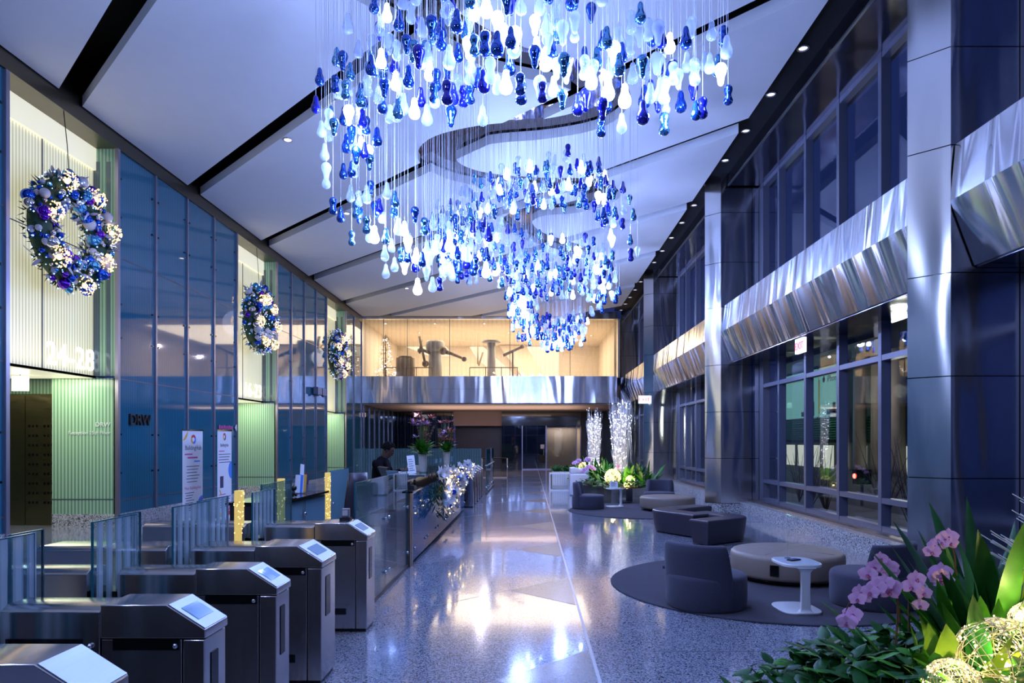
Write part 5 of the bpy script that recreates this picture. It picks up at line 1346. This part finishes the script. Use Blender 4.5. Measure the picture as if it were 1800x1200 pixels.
# stations along the recess: x, depth, mean height, half spread in height
PATH = [(2.08,7.55,5.80,.36,1.0,'the front arc'),(1.5,7.3,5.72,.46,1.25,'the front arc'),(.88,7.0,5.66,.50,1.25,'the front arc'),(.28,6.7,5.78,.50,1.2,'the front arc'),(-.32,6.9,5.76,.48,1.2,'the front arc'),(-.9,7.3,5.86,.50,1.2,'the front arc'),
        (-1.5,7.8,6.05,.50,1.1,'the front arc'),(-2.05,8.3,6.15,.55,1.0,'the left loop'),(-2.45,8.8,5.9,.55,.95,'the left loop'),(-2.46,9.2,5.42,.52,.9,'the left loop'),(-2.2,9.5,4.95,.46,.9,'the left loop'),(-1.95,9.8,4.60,.42,1.0,'the left loop'),
        (-1.66,10.2,4.50,.40,1.1,'the lower left bend'),(-1.25,10.6,4.75,.48,1.2,'the lower left bend'),(-.8,11.0,4.95,.5,.6,'the lower left bend'),
        (1.75,12.8,5.75,.50,1.6,'the right bend'),(1.6,13.2,6.45,.50,1.5,'the right bend'),(1.0,13.5,6.95,.44,1.4,'the middle arc'),(.22,13.85,7.05,.42,1.4,'the middle arc'),(-.6,14.1,6.9,.45,1.6,'the middle arc'),(-1.45,14.5,6.5,.46,1.8,'the middle arc'),(-1.95,15.3,6.3,.5,2.0,'the middle arc'),
        (-1.7,16.1,6.15,.55,2.0,'the inner bend'),(-1.0,16.5,6.3,.55,2.0,'the inner bend'),(-.1,16.7,6.15,.6,1.7,'the inner bend'),(.6,16.8,6.35,.45,.5,'the inner bend'),(1.5,17.0,6.3,.5,1.4,'the right bend'),(2.0,17.4,5.95,.55,1.6,'the right bend'),(1.85,17.9,5.55,.4,1.1,'the right bend'),
        (1.1,18.4,6.1,.35,.8,'the lowest ring'),(.3,18.7,6.2,.4,1.2,'the lowest ring'),(-.35,19.4,5.95,.5,1.9,'the lowest ring'),(-.3,20.1,5.55,.42,1.9,'the lowest ring'),(.0,20.8,5.25,.38,1.7,'the lowest ring'),(.7,21.6,5.1,.36,1.7,'the lowest ring'),(1.4,22.3,5.35,.42,1.8,'the lowest ring'),(1.6,23.2,5.8,.4,1.4,'the lowest ring')]
drops = []
dens = 62
for a, b in zip(PATH, PATH[1:]):
    L = sqrt((a[0]-b[0])**2+(a[1]-b[1])**2)
    if L > 2.2: continue
    cnt = max(6, int(dens*L*(a[4]+b[4])/2*.62))
    for k in range(cnt):
        u = R.random(); c = [a[i]+(b[i]-a[i])*u for i in range(4)]
        d = Vector((b[0]-a[0], b[1]-a[1])); nn = Vector((-d.y, d.x)).normalized()*R.uniform(-.34, .34)
        for tr in range(14):
            z = c[2]+max(-1.15, min(1.15, R.gauss(0, .55)))*c[3]
            p = Vector((c[0]+nn.x+R.uniform(-.06, .06), c[1]+nn.y, z))
            if all((p.x-q[0].x)**2+(p.y-q[0].y)**2 > .0010 and ((p.x-q[0].x)**2+(p.y-q[0].y)**2 > .017 or abs(p.z-q[0].z) > .26) for q in drops[-260:]): break
        else: continue
        drops.append((p, a[5]))
tot = sum(w for _, w in KIND)
def pick():
    r = R.uniform(0, tot)
    for k, w in KIND:
        r -= w
        if r <= 0: return k
    return 'g_blue'
drops.sort(key=lambda q: q[0].y)
print('PENDANTS', len(drops))
rest = {}
RB = MB(); order = [k for k, _ in KIND]+['wire']
TOPZ = ZC+.23
for i, (p, reg) in enumerate(drops):
    mk = pick(); sname = R.choice(('pear', 'pear', 'drop', 'peanut')); s = R.uniform(.90, 1.12)
    if mk == 'g_lit': sname = R.choice(('pear', 'pear', 'drop'))
    if i < 300:
        o = bpy.data.objects.new('glass_pendant', GM[(sname, mk)]); col.objects.link(o); o.location = p; o.scale = (s, s, s); o.rotation_euler = (0, 0, R.uniform(0, 6))
        tag(o, '%s pendant %s in %s of the chandelier' % (NAMEC[mk], NAMES[sname], reg), 'pendant', '%s pendants %s in %s' % (NAMEC[mk], NAMES[sname], reg))
        w = bpy.data.objects.new('suspension_wire', WIREM); col.objects.link(w); w.parent = o; w.location = (0, 0, .115); w.scale = (1, 1, (TOPZ-p.z-.115*s)/s)
    else:
        me = GM[(sname, mk)]; RB.mat(order.index(mk)); RB.add([(v.co.x*s+p.x, v.co.y*s+p.y, v.co.z*s+p.z) for v in me.vertices], [tuple(f.vertices) for f in me.polygons], True)
        RB.mat(6); RB.tube([(p.x, p.y, p.z+.115*s), (p.x, p.y, TOPZ)], .0024, 3)
o = RB.build('glass_pendant_cluster', order)
tag(o, 'mass of small blue and white glass pendants in the rear loops of the chandelier', 'pendants', None, 'stuff')
# the lamps inside the lit drops
for x, y, z, pw in ((1.6,7.2,5.3,1),(.4,6.9,5.3,1),(-.9,7.2,5.3,1),(-2.2,8.6,5.5,1),(-2.2,9.5,4.8,1),(-1.2,10.6,4.6,1),(1.6,13.1,5.6,1.0),(.2,13.8,6.5,.35),(-1.6,15,5.9,.9),(-.6,16.5,5.8,1.0),(1.9,17.3,5.6,1.2),(-.3,19.7,5.3,2.2),(1.0,21.9,4.9,2.4),(1.4,23.4,5.2,2.4)):
    add_light('POINT', 'pendant_lamp', (x, y, z), 84*pw, (.32, .45, 1.0), .10)

# ================================================================== LIGHT, SKY, CAMERA
w = bpy.data.worlds.new('dusk'); sc.world = w; w.use_nodes = True
bg = w.node_tree.nodes['Background']; bg.inputs[0].default_value = (.04, .07, .30, 1); bg.inputs[1].default_value = .20
for k in range(6):
    y = 8.42+1.52*3*k
    add_light('SPOT', 'slot_downlight', (4.59, y, 8.33), 40, (1, .84, .66), .05, (0, radians(-12), 0), spot_size=radians(60), spot_blend=.6)
add_light('AREA', 'street_glow', (9.5, 14, 4.5), 60, (.75, .8, .6), (8, 3), (0, radians(90), 0)) if False else None
for x, y in ((-4.5, -1.5), (2.2, -1.5), (-3.5, 2.6)): add_light('POINT', 'near_ceiling_fill', (x, y, 5.4), 110, (.42, .54, 1), .15)  # bodiless fill lights added to brighten the near ceiling
for y in (27.5, 31.0): add_light('POINT', 'far_ceiling_fill', (-2.0, y, 5.6), 26, (.85, .80, 1), .03)  # unseen fill points added to lift the far ceiling
cam = bpy.data.cameras.new('camera'); co = bpy.data.objects.new('camera', cam); col.objects.link(co); sc.camera = co
co.location = (0, 0, EYE); co.rotation_euler = (pi/2, 0, 0)
cam.sensor_width = 36; cam.lens = 24.0; cam.shift_x = -31/1800; cam.shift_y = 176/1800; cam.clip_start = .05; cam.clip_end = 300
sc.view_settings.view_transform = 'Standard'; sc.view_settings.look = 'None'; sc.view_settings.exposure = .95; sc.view_settings.gamma = 1; sc.view_settings.use_curve_mapping = False
cy = sc.cycles
cy.max_bounces = 8; cy.diffuse_bounces = 3; cy.glossy_bounces = 3; cy.transmission_bounces = 4; cy.transparent_max_bounces = 14
cy.caustics_reflective = False; cy.caustics_refractive = False; cy.sample_clamp_indirect = 4; cy.blur_glossy = .5
cy.use_denoising = True; cy.use_adaptive_sampling = True; cy.adaptive_threshold = .035
